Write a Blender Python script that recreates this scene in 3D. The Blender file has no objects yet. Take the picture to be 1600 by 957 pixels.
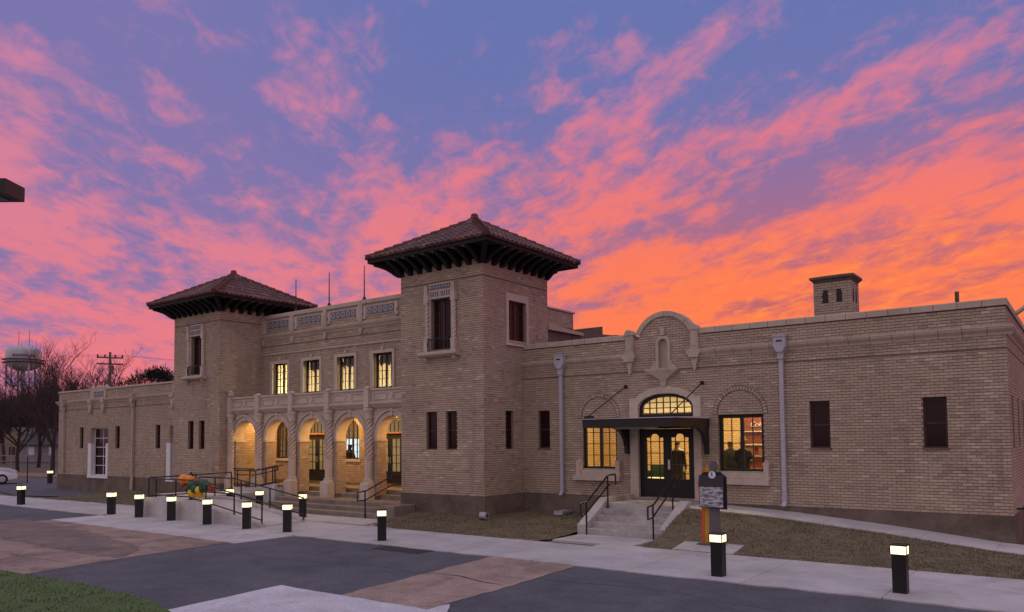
import bpy, bmesh, math, random
from mathutils import Vector, Matrix
random.seed(7)
sc = bpy.context.scene
col = sc.collection
R = math.radians
# ------------------------------------------------------------ camera
cam = bpy.data.cameras.new('camera'); co = bpy.data.objects.new('camera', cam); col.objects.link(co)
cF = Vector((-0.59872037, 0.79939902, 0.0499512)); cR = Vector((0.80004265, 0.59985283, -0.0104086)); cU = Vector((0.038284, -0.03373125, 0.99869742))
co.matrix_world = Matrix(((cR.x, cU.x, -cF.x, 0), (cR.y, cU.y, -cF.y, 0), (cR.z, cU.z, -cF.z, 2.77), (0, 0, 0, 1)))
cam.sensor_width = 36; cam.lens = 27.162; cam.shift_y = 0.0901; cam.clip_start = 0.1; cam.clip_end = 4000
sc.camera = co
# ------------------------------------------------------------ view
vs = sc.view_settings
vs.view_transform = 'Standard'; vs.look = 'None'; vs.exposure = 0.0; vs.gamma = 1.0
sc.cycles.max_bounces = 6; sc.cycles.transparent_max_bounces = 12; sc.cycles.use_denoising = True
sc.cycles.sample_clamp_indirect = 4.0; sc.cycles.caustics_reflective = False; sc.cycles.caustics_refractive = False

def srgb(r, g, b):
    f = lambda v: (v/255/12.92 if v/255 <= .04045 else ((v/255+.055)/1.055)**2.4)
    return (f(r), f(g), f(b), 1)
# ------------------------------------------------------------ world: dusk sky with lit altocumulus
SUN_AZ = R(-4); SUN_EL = R(1.0)
world = bpy.data.worlds.new('World'); sc.world = world; world.use_nodes = True
nt = world.node_tree; nt.nodes.clear(); NL = nt.links.new
def node(t, **kw):
    n = nt.nodes.new(t)
    for k, v in kw.items(): setattr(n, k, v)
    return n
def M(op, a, b=None, c=None, clamp=False):
    n = node('ShaderNodeMath', operation=op, use_clamp=clamp)
    for i, v in enumerate((a, b, c)):
        if v is None: continue
        if hasattr(v, 'is_output'): NL(v, n.inputs[i])
        else: n.inputs[i].default_value = v
    return n.outputs[0]
def VM(op, a, b=None, out=0):
    n = node('ShaderNodeVectorMath', operation=op)
    for i, v in enumerate((a, b)):
        if v is None: continue
        if hasattr(v, 'is_output'): NL(v, n.inputs[i])
        else: n.inputs[i].default_value = v
    return n.outputs[out]
def SS(v, lo, hi, o0=0., o1=1.):
    n = node('ShaderNodeMapRange', interpolation_type='SMOOTHSTEP'); NL(v, n.inputs[0])
    for i, x in enumerate((lo, hi, o0, o1)): n.inputs[i+1].default_value = x
    return n.outputs[0]
def MIX(f, a, b):
    n = node('ShaderNodeMix', data_type='RGBA')
    for s, v in ((0, f), (6, a), (7, b)):
        if hasattr(v, 'is_output'): NL(v, n.inputs[s])
        else: n.inputs[s].default_value = v
    return n.outputs[2]
tc = node('ShaderNodeTexCoord').outputs['Generated']
sep = node('ShaderNodeSeparateXYZ'); NL(tc, sep.inputs[0])
dx, dy, dz = sep.outputs
zc = M('MAXIMUM', dz, 0.02)
zden = M('ADD', zc, 0.16)
px, py = M('DIVIDE', dx, zden), M('DIVIDE', dy, zden)
def streak(ang, su, sv, scale, detail, rough, dist, seed):
    ca, sa = math.cos(ang), math.sin(ang)
    u = M('ADD', M('MULTIPLY', px, ca*su), M('MULTIPLY', py, sa*su))
    v = M('ADD', M('MULTIPLY', px, -sa*sv), M('MULTIPLY', py, ca*sv))
    c = node('ShaderNodeCombineXYZ'); NL(u, c.inputs[0]); NL(v, c.inputs[1]); c.inputs[2].default_value = seed
    n = node('ShaderNodeTexNoise'); NL(c.outputs[0], n.inputs['Vector'])
    n.inputs['Scale'].default_value = scale; n.inputs['Detail'].default_value = detail
    n.inputs['Roughness'].default_value = rough; n.inputs['Distortion'].default_value = dist
    return n.outputs[0]
AZ_A = math.atan2(.36, -.93); AZ_B = math.atan2(.80, -.35)
nA = streak(AZ_A, .36, 1.0, 3.9, 9, .58, .35, 2.2)
nB = streak(AZ_B, .50, 1.0, 2.7, 9, .58, .4, 12.4)
fine = streak(AZ_A-.45, .62, 1.0, 14.0, 8, .62, .4, 5.7)
midn = streak(AZ_A+.5, .8, 1.0, 5.2, 5, .55, .4, 31.7)
big = streak(AZ_A, .6, 1.0, .62, 3, .5, .2, 21.3)
hl = M('MAXIMUM', M('SQRT', M('ADD', M('MULTIPLY', dx, dx), M('MULTIPLY', dy, dy))), .001)
# closeness to the sunset azimuth, 1 towards it, -1 away
sunv = (math.sin(SUN_AZ), math.cos(SUN_AZ))
near = M('DIVIDE', M('ADD', M('MULTIPLY', dx, sunv[0]), M('MULTIPLY', dy, sunv[1])), hl)
wA = SS(near, .52, .82)
cl = M('ADD', M('MULTIPLY', nA, wA), M('MULTIPLY', nB, M('SUBTRACT', 1.0, wA)))
cl = M('ADD', cl, M('MULTIPLY', M('SUBTRACT', fine, .5), .56))
cl = M('ADD', cl, M('MULTIPLY', M('SUBTRACT', big, .5), .22))
cl = M('ADD', cl, M('MULTIPLY', M('SUBTRACT', midn, .5), .36))
# denser towards the horizon, thinner overhead
cl = M('ADD', cl, SS(dz, .10, .55, .12, -.03))
cl = M('ADD', cl, M('MULTIPLY', SS(near, .75, 1.0), SS(dz, .12, .40, .05, -.02)))
cl = M('ADD', cl, M('MULTIPLY', M('SUBTRACT', 1.0, wA), SS(dz, .15, .50, .02, .0)))
dens = SS(cl, .405, .71)
hor = SS(dz, .0, .50)             # 0 at horizon, 1 high
blue = MIX(hor, srgb(158, 116, 156), srgb(104, 116, 176))
blue = MIX(M('MULTIPLY', M('SUBTRACT', 1.0, wA), .55), blue, srgb(134, 118, 172))
blue = MIX(M('MULTIPLY', SS(near, .75, 1.0), SS(dz, .10, .40, 1, 0)), blue, srgb(196, 100, 100))
pink = MIX(hor, srgb(236, 124, 130), srgb(202, 130, 164))
orange = MIX(SS(dz, .14, .42), srgb(255, 126, 80), srgb(242, 112, 112))
warm = M('MULTIPLY', SS(near, .58, .96), SS(dz, .16, .52, 1, 0))
cloud = MIX(warm, pink, orange)
cloud = MIX(M('MULTIPLY', M('MULTIPLY', SS(near, .9, 1.0), SS(dz, .12, .30, 1, 0)), SS(fine, .50, .74)), cloud, srgb(255, 150, 74))
skyc = MIX(dens, blue, cloud)
# away from the sunset the sky is brightened as added fill for the facade
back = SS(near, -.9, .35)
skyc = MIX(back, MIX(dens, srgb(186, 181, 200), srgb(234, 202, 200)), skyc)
skyc = MIX(SS(dz, .52, .95), skyc, MIX(dens, srgb(214, 214, 236), srgb(250, 226, 232)))  # unseen zenith brightened too, to add light on paving and treads
ground_dim = SS(dz, -.08, .0)
skyc = MIX(ground_dim, srgb(70, 58, 62), skyc)
nish = node('ShaderNodeTexSky', sky_type='NISHITA', sun_disc=False)
nish.sun_elevation = SUN_EL; nish.sun_rotation = SUN_AZ
addn = node('ShaderNodeMix', data_type='RGBA', blend_type='ADD'); addn.inputs[0].default_value = 0.0015
NL(skyc, addn.inputs[6]); NL(nish.outputs[0], addn.inputs[7])
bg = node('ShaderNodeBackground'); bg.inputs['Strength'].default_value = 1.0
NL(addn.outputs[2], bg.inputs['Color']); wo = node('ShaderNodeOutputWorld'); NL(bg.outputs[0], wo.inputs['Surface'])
# ------------------------------------------------------------ sun: only an afterglow at this hour
sl = bpy.data.lights.new('sun', 'SUN'); sl.energy = 0.12; sl.angle = R(15); sl.color = (1, .6, .4)
so = bpy.data.objects.new('sun', sl); col.objects.link(so)
so.rotation_euler = Vector((-sunv[0]*math.cos(R(3)), -sunv[1]*math.cos(R(3)), -math.sin(R(3)))).to_track_quat('-Z', 'Y').to_euler()

# ------------------------------------------------------------ materials
MATS = {}
def mat(name, c, rough=.7, var=.12, scale=6., metal=0., bump=0., spec=.35, c2=None, stretch=None, fine=0., fc=.14, stain=0., emit=None, es=0.):
    if name in MATS: return MATS[name]
    m = bpy.data.materials.new(name); m.use_nodes = True; t = m.node_tree; b = t.nodes['Principled BSDF']
    b.inputs['Roughness'].default_value = rough; b.inputs['Metallic'].default_value = metal
    b.inputs['Specular IOR Level'].default_value = spec
    tcn = t.nodes.new('ShaderNodeTexCoord'); g = t.nodes.new('ShaderNodeNewGeometry')
    mp = t.nodes.new('ShaderNodeMapping'); t.links.new(g.outputs['Position'], mp.inputs['Vector'])
    if stretch: mp.inputs['Scale'].default_value = stretch
    n = t.nodes.new('ShaderNodeTexNoise'); n.inputs['Scale'].default_value = scale; n.inputs['Detail'].default_value = 8; n.inputs['Roughness'].default_value = .65
    t.links.new(mp.outputs[0], n.inputs['Vector'])
    rp = t.nodes.new('ShaderNodeValToRGB'); t.links.new(n.outputs[0], rp.inputs[0])
    lo = tuple(max(0, v*(1-var)) for v in c[:3])+(1,); hi = tuple(min(1, v*(1+var)) for v in c[:3])+(1,)
    if c2: lo, hi = tuple(c2[:3])+(1,), tuple(c[:3])+(1,)
    rp.color_ramp.elements[0].position = .32; rp.color_ramp.elements[1].position = .68
    rp.color_ramp.elements[0].color = lo; rp.color_ramp.elements[1].color = hi
    out = rp.outputs[0]
    if fine:
        n2 = t.nodes.new('ShaderNodeTexNoise'); n2.inputs['Scale'].default_value = fine; n2.inputs['Detail'].default_value = 4
        t.links.new(g.outputs['Position'], n2.inputs['Vector'])
        mx = t.nodes.new('ShaderNodeMix'); mx.data_type = 'RGBA'; mx.blend_type = 'MULTIPLY'; mx.inputs[0].default_value = 1
        r2 = t.nodes.new('ShaderNodeMapRange'); r2.inputs[1].default_value = .3; r2.inputs[2].default_value = .7; r2.inputs[3].default_value = 1-fc; r2.inputs[4].default_value = 1+fc
        t.links.new(n2.outputs[0], r2.inputs[0]); t.links.new(out, mx.inputs[6]); t.links.new(r2.outputs[0], mx.inputs[7]); out = mx.outputs[2]
    if stain:
        n3 = t.nodes.new('ShaderNodeTexNoise'); n3.inputs['Scale'].default_value = .9; n3.inputs['Detail'].default_value = 9; n3.inputs['Roughness'].default_value = .72; n3.inputs['Distortion'].default_value = .6
        t.links.new(g.outputs['Position'], n3.inputs['Vector'])
        r3 = t.nodes.new('ShaderNodeMapRange'); r3.inputs[1].default_value = .38; r3.inputs[2].default_value = .56; r3.inputs[3].default_value = 1-stain; r3.inputs[4].default_value = 1.04
        m3 = t.nodes.new('ShaderNodeMix'); m3.data_type = 'RGBA'; m3.blend_type = 'MULTIPLY'; m3.inputs[0].default_value = 1
        t.links.new(n3.outputs[0], r3.inputs[0]); t.links.new(out, m3.inputs[6]); t.links.new(r3.outputs[0], m3.inputs[7]); out = m3.outputs[2]
    t.links.new(out, b.inputs['Base Color'])
    if bump:
        bp = t.nodes.new('ShaderNodeBump'); bp.inputs['Strength'].default_value = bump; bp.inputs['Distance'].default_value = .02
        t.links.new(n.outputs[0], bp.inputs['Height']); t.links.new(bp.outputs[0], b.inputs['Normal'])
    if emit:
        b.inputs['Emission Color'].default_value = tuple(emit[:3])+(1,); b.inputs['Emission Strength'].default_value = es
    MATS[name] = m; return m

def brick_mat(name, attr):
    m = bpy.data.materials.new(name); m.use_nodes = True; t = m.node_tree; b = t.nodes['Principled BSDF']
    b.inputs['Roughness'].default_value = .82; b.inputs['Specular IOR Level'].default_value = .25
    if attr:
        a = t.nodes.new('ShaderNodeAttribute'); a.attribute_name = 'tint'; src = a.outputs['Fac']
    else:
        a = t.nodes.new('ShaderNodeObjectInfo'); src = a.outputs['Random']
    rp = t.nodes.new('ShaderNodeValToRGB'); cr = rp.color_ramp
    cols = [(0, (.335, .255, .195)), (.25, (.418, .325, .248)), (.6, (.462, .358, .272)), (.86, (.502, .392, .300)), (1, (.58, .472, .39))]
    for i, (p, c) in enumerate(cols):
        e = cr.elements[i] if i < 2 else cr.elements.new(p)
        e.position = p; e.color = c+(1,)
    t.links.new(src, rp.inputs[0])
    g = t.nodes.new('ShaderNodeNewGeometry'); n = t.nodes.new('ShaderNodeTexNoise'); n.inputs['Scale'].default_value = .55; n.inputs['Detail'].default_value = 7
    t.links.new(g.outputs['Position'], n.inputs['Vector'])
    mr = t.nodes.new('ShaderNodeMapRange'); mr.inputs[1].default_value = .3; mr.inputs[2].default_value = .7; mr.inputs[3].default_value = .86; mr.inputs[4].default_value = 1.08
    t.links.new(n.outputs[0], mr.inputs[0])
    mx = t.nodes.new('ShaderNodeMix'); mx.data_type = 'RGBA'; mx.blend_type = 'MULTIPLY'; mx.inputs[0].default_value = 1
    t.links.new(rp.outputs[0], mx.inputs[6]); t.links.new(mr.outputs[0], mx.inputs[7])
    mp = t.nodes.new('ShaderNodeMapping'); mp.inputs['Scale'].default_value = (2.2, 2.2, .22); t.links.new(g.outputs['Position'], mp.inputs[0])
    n2 = t.nodes.new('ShaderNodeTexNoise'); n2.inputs['Scale'].default_value = 1.6; n2.inputs['Detail'].default_value = 8; n2.inputs['Roughness'].default_value = .7; t.links.new(mp.outputs[0], n2.inputs['Vector'])
    m2 = t.nodes.new('ShaderNodeMapRange'); m2.inputs[1].default_value = .24; m2.inputs[2].default_value = .46; m2.inputs[3].default_value = .74; m2.inputs[4].default_value = 1.03; t.links.new(n2.outputs[0], m2.inputs[0])
    mx2 = t.nodes.new('ShaderNodeMix'); mx2.data_type = 'RGBA'; mx2.blend_type = 'MULTIPLY'; mx2.inputs[0].default_value = 1
    t.links.new(mx.outputs[2], mx2.inputs[6]); t.links.new(m2.outputs[0], mx2.inputs[7]); t.links.new(mx2.outputs[2], b.inputs['Base Color'])
    return m
M_BRICK = brick_mat('buff_brick', True); M_BRICKO = brick_mat('buff_brick_single', False)
M_MORTAR = mat('mortar', (.160, .120, .104), .95, .2, 3)
M_STONE = mat('cast_stone', (.48, .395, .325), .75, .14, 1.4, fine=14, fc=.06)
M_STONE2 = mat('cast_stone_pale', (.53, .445, .38), .75, .13, 1.4, fine=16, fc=.06)
M_PLINTH = mat('brown_concrete', (.160, .122, .10), .85, .22, 1.3, fine=20, stain=.3)
M_CONC = mat('concrete', (.50, .475, .47), .85, .10, 1.2, fine=25, fc=.10, stain=.15)
M_CONC2 = mat('concrete_old', (.45, .42, .40), .85, .18, 1.4, fine=18, fc=.12, stain=.25)
M_CONCB = mat('concrete_brown', (.22, .185, .155), .85, .2, 2, fine=22)
M_DARK = mat('dark_bronze', (.020, .014, .015), .45, .2, 8)
M_MAROON = mat('maroon_paint', (.055, .022, .020), .5, .2, 8)
M_BLACK = mat('black_metal', (.012, .011, .012), .42, .2, 10)
M_EAVE = mat('eave_wood', (.010, .008, .009), .7, .2, 8)
M_SOFFIT = mat('soffit', (.022, .018, .02), .7, .2, 8)
M_TILE = mat('clay_tile', (.16, .056, .042), .7, .1, 3.5, c2=(.085, .030, .026), fine=10)
M_TILE2 = mat('clay_tile_orange', (.34, .13, .07), .7, .2, 5)
def tile_mat(name, attr):
    m = bpy.data.materials.new(name); m.use_nodes = True; t = m.node_tree; b = t.nodes['Principled BSDF']; b.inputs['Roughness'].default_value = .65
    a = t.nodes.new('ShaderNodeAttribute') if attr else t.nodes.new('ShaderNodeObjectInfo')
    if attr: a.attribute_name = 'tint'
    rp = t.nodes.new('ShaderNodeValToRGB'); t.links.new(a.outputs['Fac' if attr else 'Random'], rp.inputs[0]); cr = rp.color_ramp
    for i, (p, c) in enumerate(((0, (.055, .020, .018)), (.4, (.098, .034, .028)), (.8, (.15, .050, .038)), (1, (.24, .10, .06)))):
        e = cr.elements[i] if i < 2 else cr.elements.new(p); e.position = p; e.color = c+(1,)
    t.links.new(rp.outputs[0], b.inputs['Base Color']); return m
M_TILES, M_TILEO = tile_mat('clay_tiles', True), tile_mat('clay_tile_single', False)
M_BTILE = mat('blue_tile', (.125, .12, .175), .4, .2, 12)
M_WTILE = mat('cream_tile', (.40, .37, .34), .5, .15, 12)
M_WHITE = mat('white_paint', (.74, .73, .76), .5, .06, 4)
M_DOWN = mat('galvanised_paint', (.44, .43, .49), .45, .08, 3)
M_ROOFM = mat('roof_membrane', (.16, .12, .11), .9, .15, 2)
M_PLASTER = mat('cream_plaster', (.72, .62, .44), .8, .06, 3)
M_CEIL = mat('ceiling_paint', (.74, .70, .60), .8, .04, 3)
M_WFLOOR = mat('terrazzo', (.40, .34, .26), .4, .15, 3)
M_CANTOP = mat('canopy_top', (.55, .54, .58), .4, .1, 3)

def dark_glass():
    m = bpy.data.materials.new('dark_glass'); m.use_nodes = True; b = m.node_tree.nodes['Principled BSDF']
    b.inputs['Base Color'].default_value = (.026, .010, .012, 1); b.inputs['Roughness'].default_value = .10; b.inputs['Specular IOR Level'].default_value = .16
    t = m.node_tree; g = t.nodes.new('ShaderNodeNewGeometry'); n = t.nodes.new('ShaderNodeTexNoise'); n.inputs['Scale'].default_value = 2.5
    t.links.new(g.outputs['Position'], n.inputs['Vector']); bp = t.nodes.new('ShaderNodeBump'); bp.inputs['Strength'].default_value = .06
    t.links.new(n.outputs[0], bp.inputs['Height']); t.links.new(bp.outputs[0], b.inputs['Normal'])
    return m
M_DGLASS = dark_glass()
def clear_glass():
    m = bpy.data.materials.new('clear_glass'); m.use_nodes = True; t = m.node_tree; t.nodes.clear()
    tr = t.nodes.new('ShaderNodeBsdfTransparent'); tr.inputs[0].default_value = (.93, .92, .88, 1)
    gl = t.nodes.new('ShaderNodeBsdfGlossy'); gl.inputs['Roughness'].default_value = .03
    fr = t.nodes.new('ShaderNodeFresnel'); fr.inputs[0].default_value = 1.45
    mx = t.nodes.new('ShaderNodeMixShader'); o = t.nodes.new('ShaderNodeOutputMaterial')
    t.links.new(fr.outputs[0], mx.inputs[0]); t.links.new(tr.outputs[0], mx.inputs[1]); t.links.new(gl.outputs[0], mx.inputs[2]); t.links.new(mx.outputs[0], o.inputs[0])
    return m
M_GLASS = clear_glass()
def brick_tex(name, c1, c2, mort):
    m = bpy.data.materials.new(name); m.use_nodes = True; t = m.node_tree; b = t.nodes['Principled BSDF']; b.inputs['Roughness'].default_value = .8
    g = t.nodes.new('ShaderNodeNewGeometry'); s = t.nodes.new('ShaderNodeSeparateXYZ'); t.links.new(g.outputs['Position'], s.inputs[0])
    a = t.nodes.new('ShaderNodeMath'); a.operation = 'ADD'; t.links.new(s.outputs[0], a.inputs[0]); t.links.new(s.outputs[1], a.inputs[1])
    c = t.nodes.new('ShaderNodeCombineXYZ'); t.links.new(a.outputs[0], c.inputs[0]); t.links.new(s.outputs[2], c.inputs[1])
    br = t.nodes.new('ShaderNodeTexBrick'); br.inputs['Scale'].default_value = 1; br.inputs['Brick Width'].default_value = .211; br.inputs['Row Height'].default_value = .0762; br.inputs['Mortar Size'].default_value = .008
    br.inputs['Color1'].default_value = c1+(1,); br.inputs['Color2'].default_value = c2+(1,); br.inputs['Mortar'].default_value = mort+(1,)
    t.links.new(c.outputs[0], br.inputs['Vector']); t.links.new(br.outputs[0], b.inputs['Base Color'])
    return m
M_IBRICK = brick_tex('inside_brick', (.50, .33, .15), (.60, .42, .21), (.28, .18, .10))
def emis(name, c, s):
    m = bpy.data.materials.new(name); m.use_nodes = True; b = m.node_tree.nodes['Principled BSDF']
    b.inputs['Base Color'].default_value = (.8, .8, .7, 1); b.inputs['Emission Color'].default_value = c+(1,); b.inputs['Emission Strength'].default_value = s
    return m
M_LAMP = emis('bollard_lens', (1.0, .84, .42), 1.8)
M_LIT = emis('lamp_diffuser', (1.0, .78, .42), 4)

# ------------------------------------------------------------ mesh helpers
W = {}                                     # world origin of each object
class MB:
    def __init__(s): s.v = []; s.f = []
    def quad(s, *p):
        b = len(s.v); s.v += [tuple(q) for q in p]; s.f.append(tuple(range(b, b+len(p)))); return s
    def box(s, x0, x1, y0, y1, z0, z1):
        b = len(s.v); s.v += [(x, y, z) for z in (z0, z1) for y in (y0, y1) for x in (x0, x1)]
        s.f += [tuple(b+i for i in q) for q in ((0, 2, 3, 1), (4, 5, 7, 6), (0, 1, 5, 4), (2, 6, 7, 3), (0, 4, 6, 2), (1, 3, 7, 5))]; return s
    def cbox(s, x0, x1, y0, y1, z0, z1, c=.008):
        # box with chamfered vertical edges and top
        ring = lambda i, z: [(x0+c+i, y0+i, z), (x1-c-i, y0+i, z), (x1-i, y0+c+i, z), (x1-i, y1-c-i, z), (x1-c-i, y1-i, z), (x0+c+i, y1-i, z), (x0+i, y1-c-i, z), (x0+i, y0+c+i, z)]
        s.rings([ring(0, z0), ring(0, z1-c), ring(c, z1)]); return s
    def rings(s, rs, caps=True):
        b = len(s.v); n = len(rs[0])
        for r in rs: s.v += [tuple(p) for p in r]
        for k in range(len(rs)-1):
            for i in range(n):
                j = (i+1) % n; s.f.append((b+k*n+i, b+k*n+j, b+(k+1)*n+j, b+(k+1)*n+i))
        if caps: s.f.append(tuple(b+i for i in reversed(range(n)))); s.f.append(tuple(b+(len(rs)-1)*n+i for i in range(n)))
        return s
    def prism(s, poly, a0, a1, axis='y'):
        # poly: list of (p,q); axis y -> (p,a,q); x -> (a,p,q); z -> (p,q,a)
        mk = {'y': lambda p, q, a: (p, a, q), 'x': lambda p, q, a: (a, p, q), 'z': lambda p, q, a: (p, q, a)}[axis]
        return s.rings([[mk(p, q, a0) for p, q in poly], [mk(p, q, a1) for p, q in poly]])
    def tube(s, pts, r, n=8, r2=None):
        pts = [Vector(p) for p in pts]; rs = []; up = None
        for i, p in enumerate(pts):
            d = (pts[min(i+1, len(pts)-1)]-pts[max(i-1, 0)]).normalized()
            if up is None: up = d.orthogonal().normalized()
            up = (up-d*up.dot(d)).normalized(); sd = d.cross(up)
            rr = r if r2 is None else r+(r2-r)*i/(len(pts)-1)
            rs.append([p+(up*math.cos(a)+sd*math.sin(a))*rr for a in (2*math.pi*k/n for k in range(n))])
        return s.rings(rs)
    def lathe(s, prof, cx, cy, n=16, a0=0):
        return s.rings([[(cx+r*math.cos(a0+2*math.pi*k/n), cy+r*math.sin(a0+2*math.pi*k/n), z) for k in range(n)] for r, z in prof])
    def build(s, name, m, parent=None, origin=None, smooth=False):
        if origin is None:
            xs, ys, zs = zip(*s.v); origin = ((min(xs)+max(xs))/2, (min(ys)+max(ys))/2, min(zs))
        me = bpy.data.meshes.new(name); ox, oy, oz = origin
        me.from_pydata([(x-ox, y-oy, z-oz) for x, y, z in s.v], [], s.f)
        for mm in (m if isinstance(m, list) else [m]): me.materials.append(mm)
        if smooth: me.polygons.foreach_set('use_smooth', [True]*len(me.polygons))
        return place(name, me, origin, parent)
def place(name, me, origin, parent=None):
    o = bpy.data.objects.new(name, me); col.objects.link(o)
    if parent is not None:
        o.parent = parent; o.location = Vector(origin)-W[parent]
    else: o.location = origin
    W[o] = Vector(origin); return o
def box(name, m, parent, *a): return MB().box(*a).build(name, m, parent)
def tag(o, label, cat, group=None):
    o['label'] = label; o['category'] = cat
    if group: o['group'] = group
    return o
def thing(name, loc, label, cat, group=None):
    o = bpy.data.objects.new(name, None); col.objects.link(o); o.location = loc; o.empty_display_size = .2
    W[o] = Vector(loc); return tag(o, label, cat, group)
def struct(o): o['kind'] = 'structure'; return o
def arc(cx, cz, r, a0, a1, n): return [(cx+r*math.cos(a0+(a1-a0)*i/n), cz+r*math.sin(a0+(a1-a0)*i/n)) for i in range(n+1)]
def point_light(name, loc, e, c, r, parent=None):
    l = bpy.data.lights.new(name, 'POINT'); l.energy = e; l.color = c; l.shadow_soft_size = r
    o = bpy.data.objects.new(name, l); col.objects.link(o)
    if parent: o.parent = parent; o.location = Vector(loc)-W[parent]
    else: o.location = loc
    return o
def area_light(name, loc, e, c, sx, sy, parent=None):
    l = bpy.data.lights.new(name, 'AREA'); l.shape = 'RECTANGLE'; l.size = sx; l.size_y = sy; l.energy = e; l.color = c
    o = bpy.data.objects.new(name, l); col.objects.link(o)
    if parent: o.parent = parent; o.location = Vector(loc)-W[parent]
    else: o.location = loc
    return o

# ------------------------------------------------------------ brick walls: real bricks over recessed mortar
CH = .0762; BL = .2110; JO = .014; JH = .007; ZB = .84
yW, yF, yG, yC, yL, yTb, yP = 21.875, 19.66, 20.26, 21.86, 20.94, 23.43, 22.26
xT, xTl, xLl, xLr, xLW, xR = -15.88, -19.65, -34.75, -30.93, -49.9, -1.56
BASE = thing('station_building', (-25, 26, 0), 'long buff brick train station with two red tiled towers and an arcaded porch', 'building')
CAMP = Vector((0, 0, 2.77))
PICK = []          # (apparent size, wall object, rect data) for the bricks that become objects
def snap(z): return ZB+round((z-ZB)/CH)*CH
class Op:
    def __init__(s, u0, u1, z0, z1, arch=None):
        s.u0, s.u1, s.z0, s.z1, s.arch = u0, u1, z0, z1, arch
        if arch is None: s.z0, s.z1 = snap(z0), snap(z1)
    def cut(s, z):
        if not s.z0 <= z <= s.z1: return None
        if s.arch is not None and z > s.arch:      # arch: spring height; elliptical head up to z1
            t = (z-s.arch)/(s.z1-s.arch); h = (s.u1-s.u0)/2*math.sqrt(max(0, 1-t*t)); c = (s.u0+s.u1)/2
            return (c-h, c+h)
        return (s.u0, s.u1)
walls = []
def brick_wall(name, P0, d, n, L, z0, z1, ops=(), top=None, groove=(), pick=False, zoff=ZB, label=None, parent=BASE):
    P0 = Vector((P0[0], P0[1], 0)); d = Vector((d[0], d[1], 0)); n = Vector((n[0], n[1], 0))
    bk = MB(); verts = []; faces = []; tints = []; recs = []
    k0 = math.floor((z0-zoff)/CH+1e-6); k = k0
    pt = lambda u, o, z: tuple(P0+d*u+n*o+Vector((0, 0, z)))
    zmax = z1 if top is None else top[2]
    while zoff+k*CH < zmax-1e-4:
        za = max(z0, zoff+k*CH); zb = min(zmax, zoff+(k+1)*CH); zm = (za+zb)/2
        spans = [(0, L)]
        if zm > z1:
            c, rr, zt, zc_ = top; h = math.sqrt(max(0, rr*rr-(zm-zc_)**2)); spans = [(c-h, c+h)]
        for o in ops:
            ct = o.cut(zm)
            if ct:
                ns = []
                for a, b in spans:
                    if ct[1] <= a or ct[0] >= b: ns.append((a, b)); continue
                    if ct[0] > a: ns.append((a, ct[0]))
                    if ct[1] < b: ns.append((ct[1], b))
                spans = ns
        gr = any(abs(zm-g) < CH*.5 for g in groove)
        for a, b in spans:
            bk.quad(pt(a, 0, za), pt(b, 0, za), pt(b, 0, zb), pt(a, 0, zb))
            off = (k % 2)*BL/2
            if zb-za < .03: continue
            u = math.floor((a-off)/BL)*BL+off
            while u < b-1e-4:
                ua, ub = max(u, a), min(u+BL, b); u += BL
                if ub-ua < .04: continue
                ua2 = ua+(JH/2 if ua > a+1e-5 else 0); ub2 = ub-(JH/2 if ub < b-1e-5 else 0)
                zq0, zq1 = za+JO/2, zb-JO/2; dp = .008+random.uniform(-.0015, .0015)
                if gr: zq1 = za+.03; dp = .004
                recs.append((ua2, ub2, zq0, zq1, dp))
        k += 1
    wall = bk.build(name, M_MORTAR, parent)
    if label: wall['label'] = label
    recs2 = recs
    if pick:
        full = [r for r in recs if abs((r[1]-r[0])-(BL-JH)) < .003 and abs(r[3]-r[2]-(CH-JO)) < .002]
        def size(r):
            p = Vector(pt((r[0]+r[1])/2, 0, (r[2]+r[3])/2))-CAMP; v = p.normalized()
            return abs(v.dot(n))/p.dot(cF)**2
        full.sort(key=size, reverse=True); chosen = set(full[:300]); recs2 = [r for r in recs if r not in chosen]
        i = .0025; w = BL-JH; h = CH-JO
        me = bpy.data.meshes.new('brick')
        q = lambda u, o, z: tuple(d*u+n*o+Vector((0, 0, z)))
        me.from_pydata([q(-w/2, 0, 0), q(w/2, 0, 0), q(w/2, 0, h), q(-w/2, 0, h), q(-w/2+i, .008, i), q(w/2-i, .008, i), q(w/2-i, .008, h-i), q(-w/2+i, .008, h-i)], [], [(4, 5, 6, 7), (0, 1, 5, 4), (1, 2, 6, 5), (2, 3, 7, 6), (3, 0, 4, 7)])
        me.materials.append(M_BRICKO)
        for r in sorted(chosen): place('brick', me, Vector(pt((r[0]+r[1])/2, 0, r[2])), wall)
    i = .0025
    for (a, b, c, e, dp) in recs2:
        bb = len(verts)
        verts += [pt(a, 0, c), pt(b, 0, c), pt(b, 0, e), pt(a, 0, e), pt(a+i, dp, c+i), pt(b-i, dp, c+i), pt(b-i, dp, e-i), pt(a+i, dp, e-i)]
        faces += [tuple(bb+x for x in f) for f in ((4, 5, 6, 7), (0, 1, 5, 4), (1, 2, 6, 5), (2, 3, 7, 6), (3, 0, 4, 7))]
        t = min(1, max(0, random.gauss(.5, .22))); tints += [t]*5
    mb = MB(); mb.v = verts; mb.f = faces
    o = mb.build('brickwork', M_BRICK, wall); o['kind'] = 'stuff'
    at = o.data.attributes.new('tint', 'FLOAT', 'FACE'); at.data.foreach_set('value', tints)
    return wall

Z0 = .02
def plinth(name, x0, x1, y0, y1, z1=ZB, parent=BASE): return box(name, M_PLINTH, parent, x0, x1, y0, y1, -.3, z1)

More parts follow.
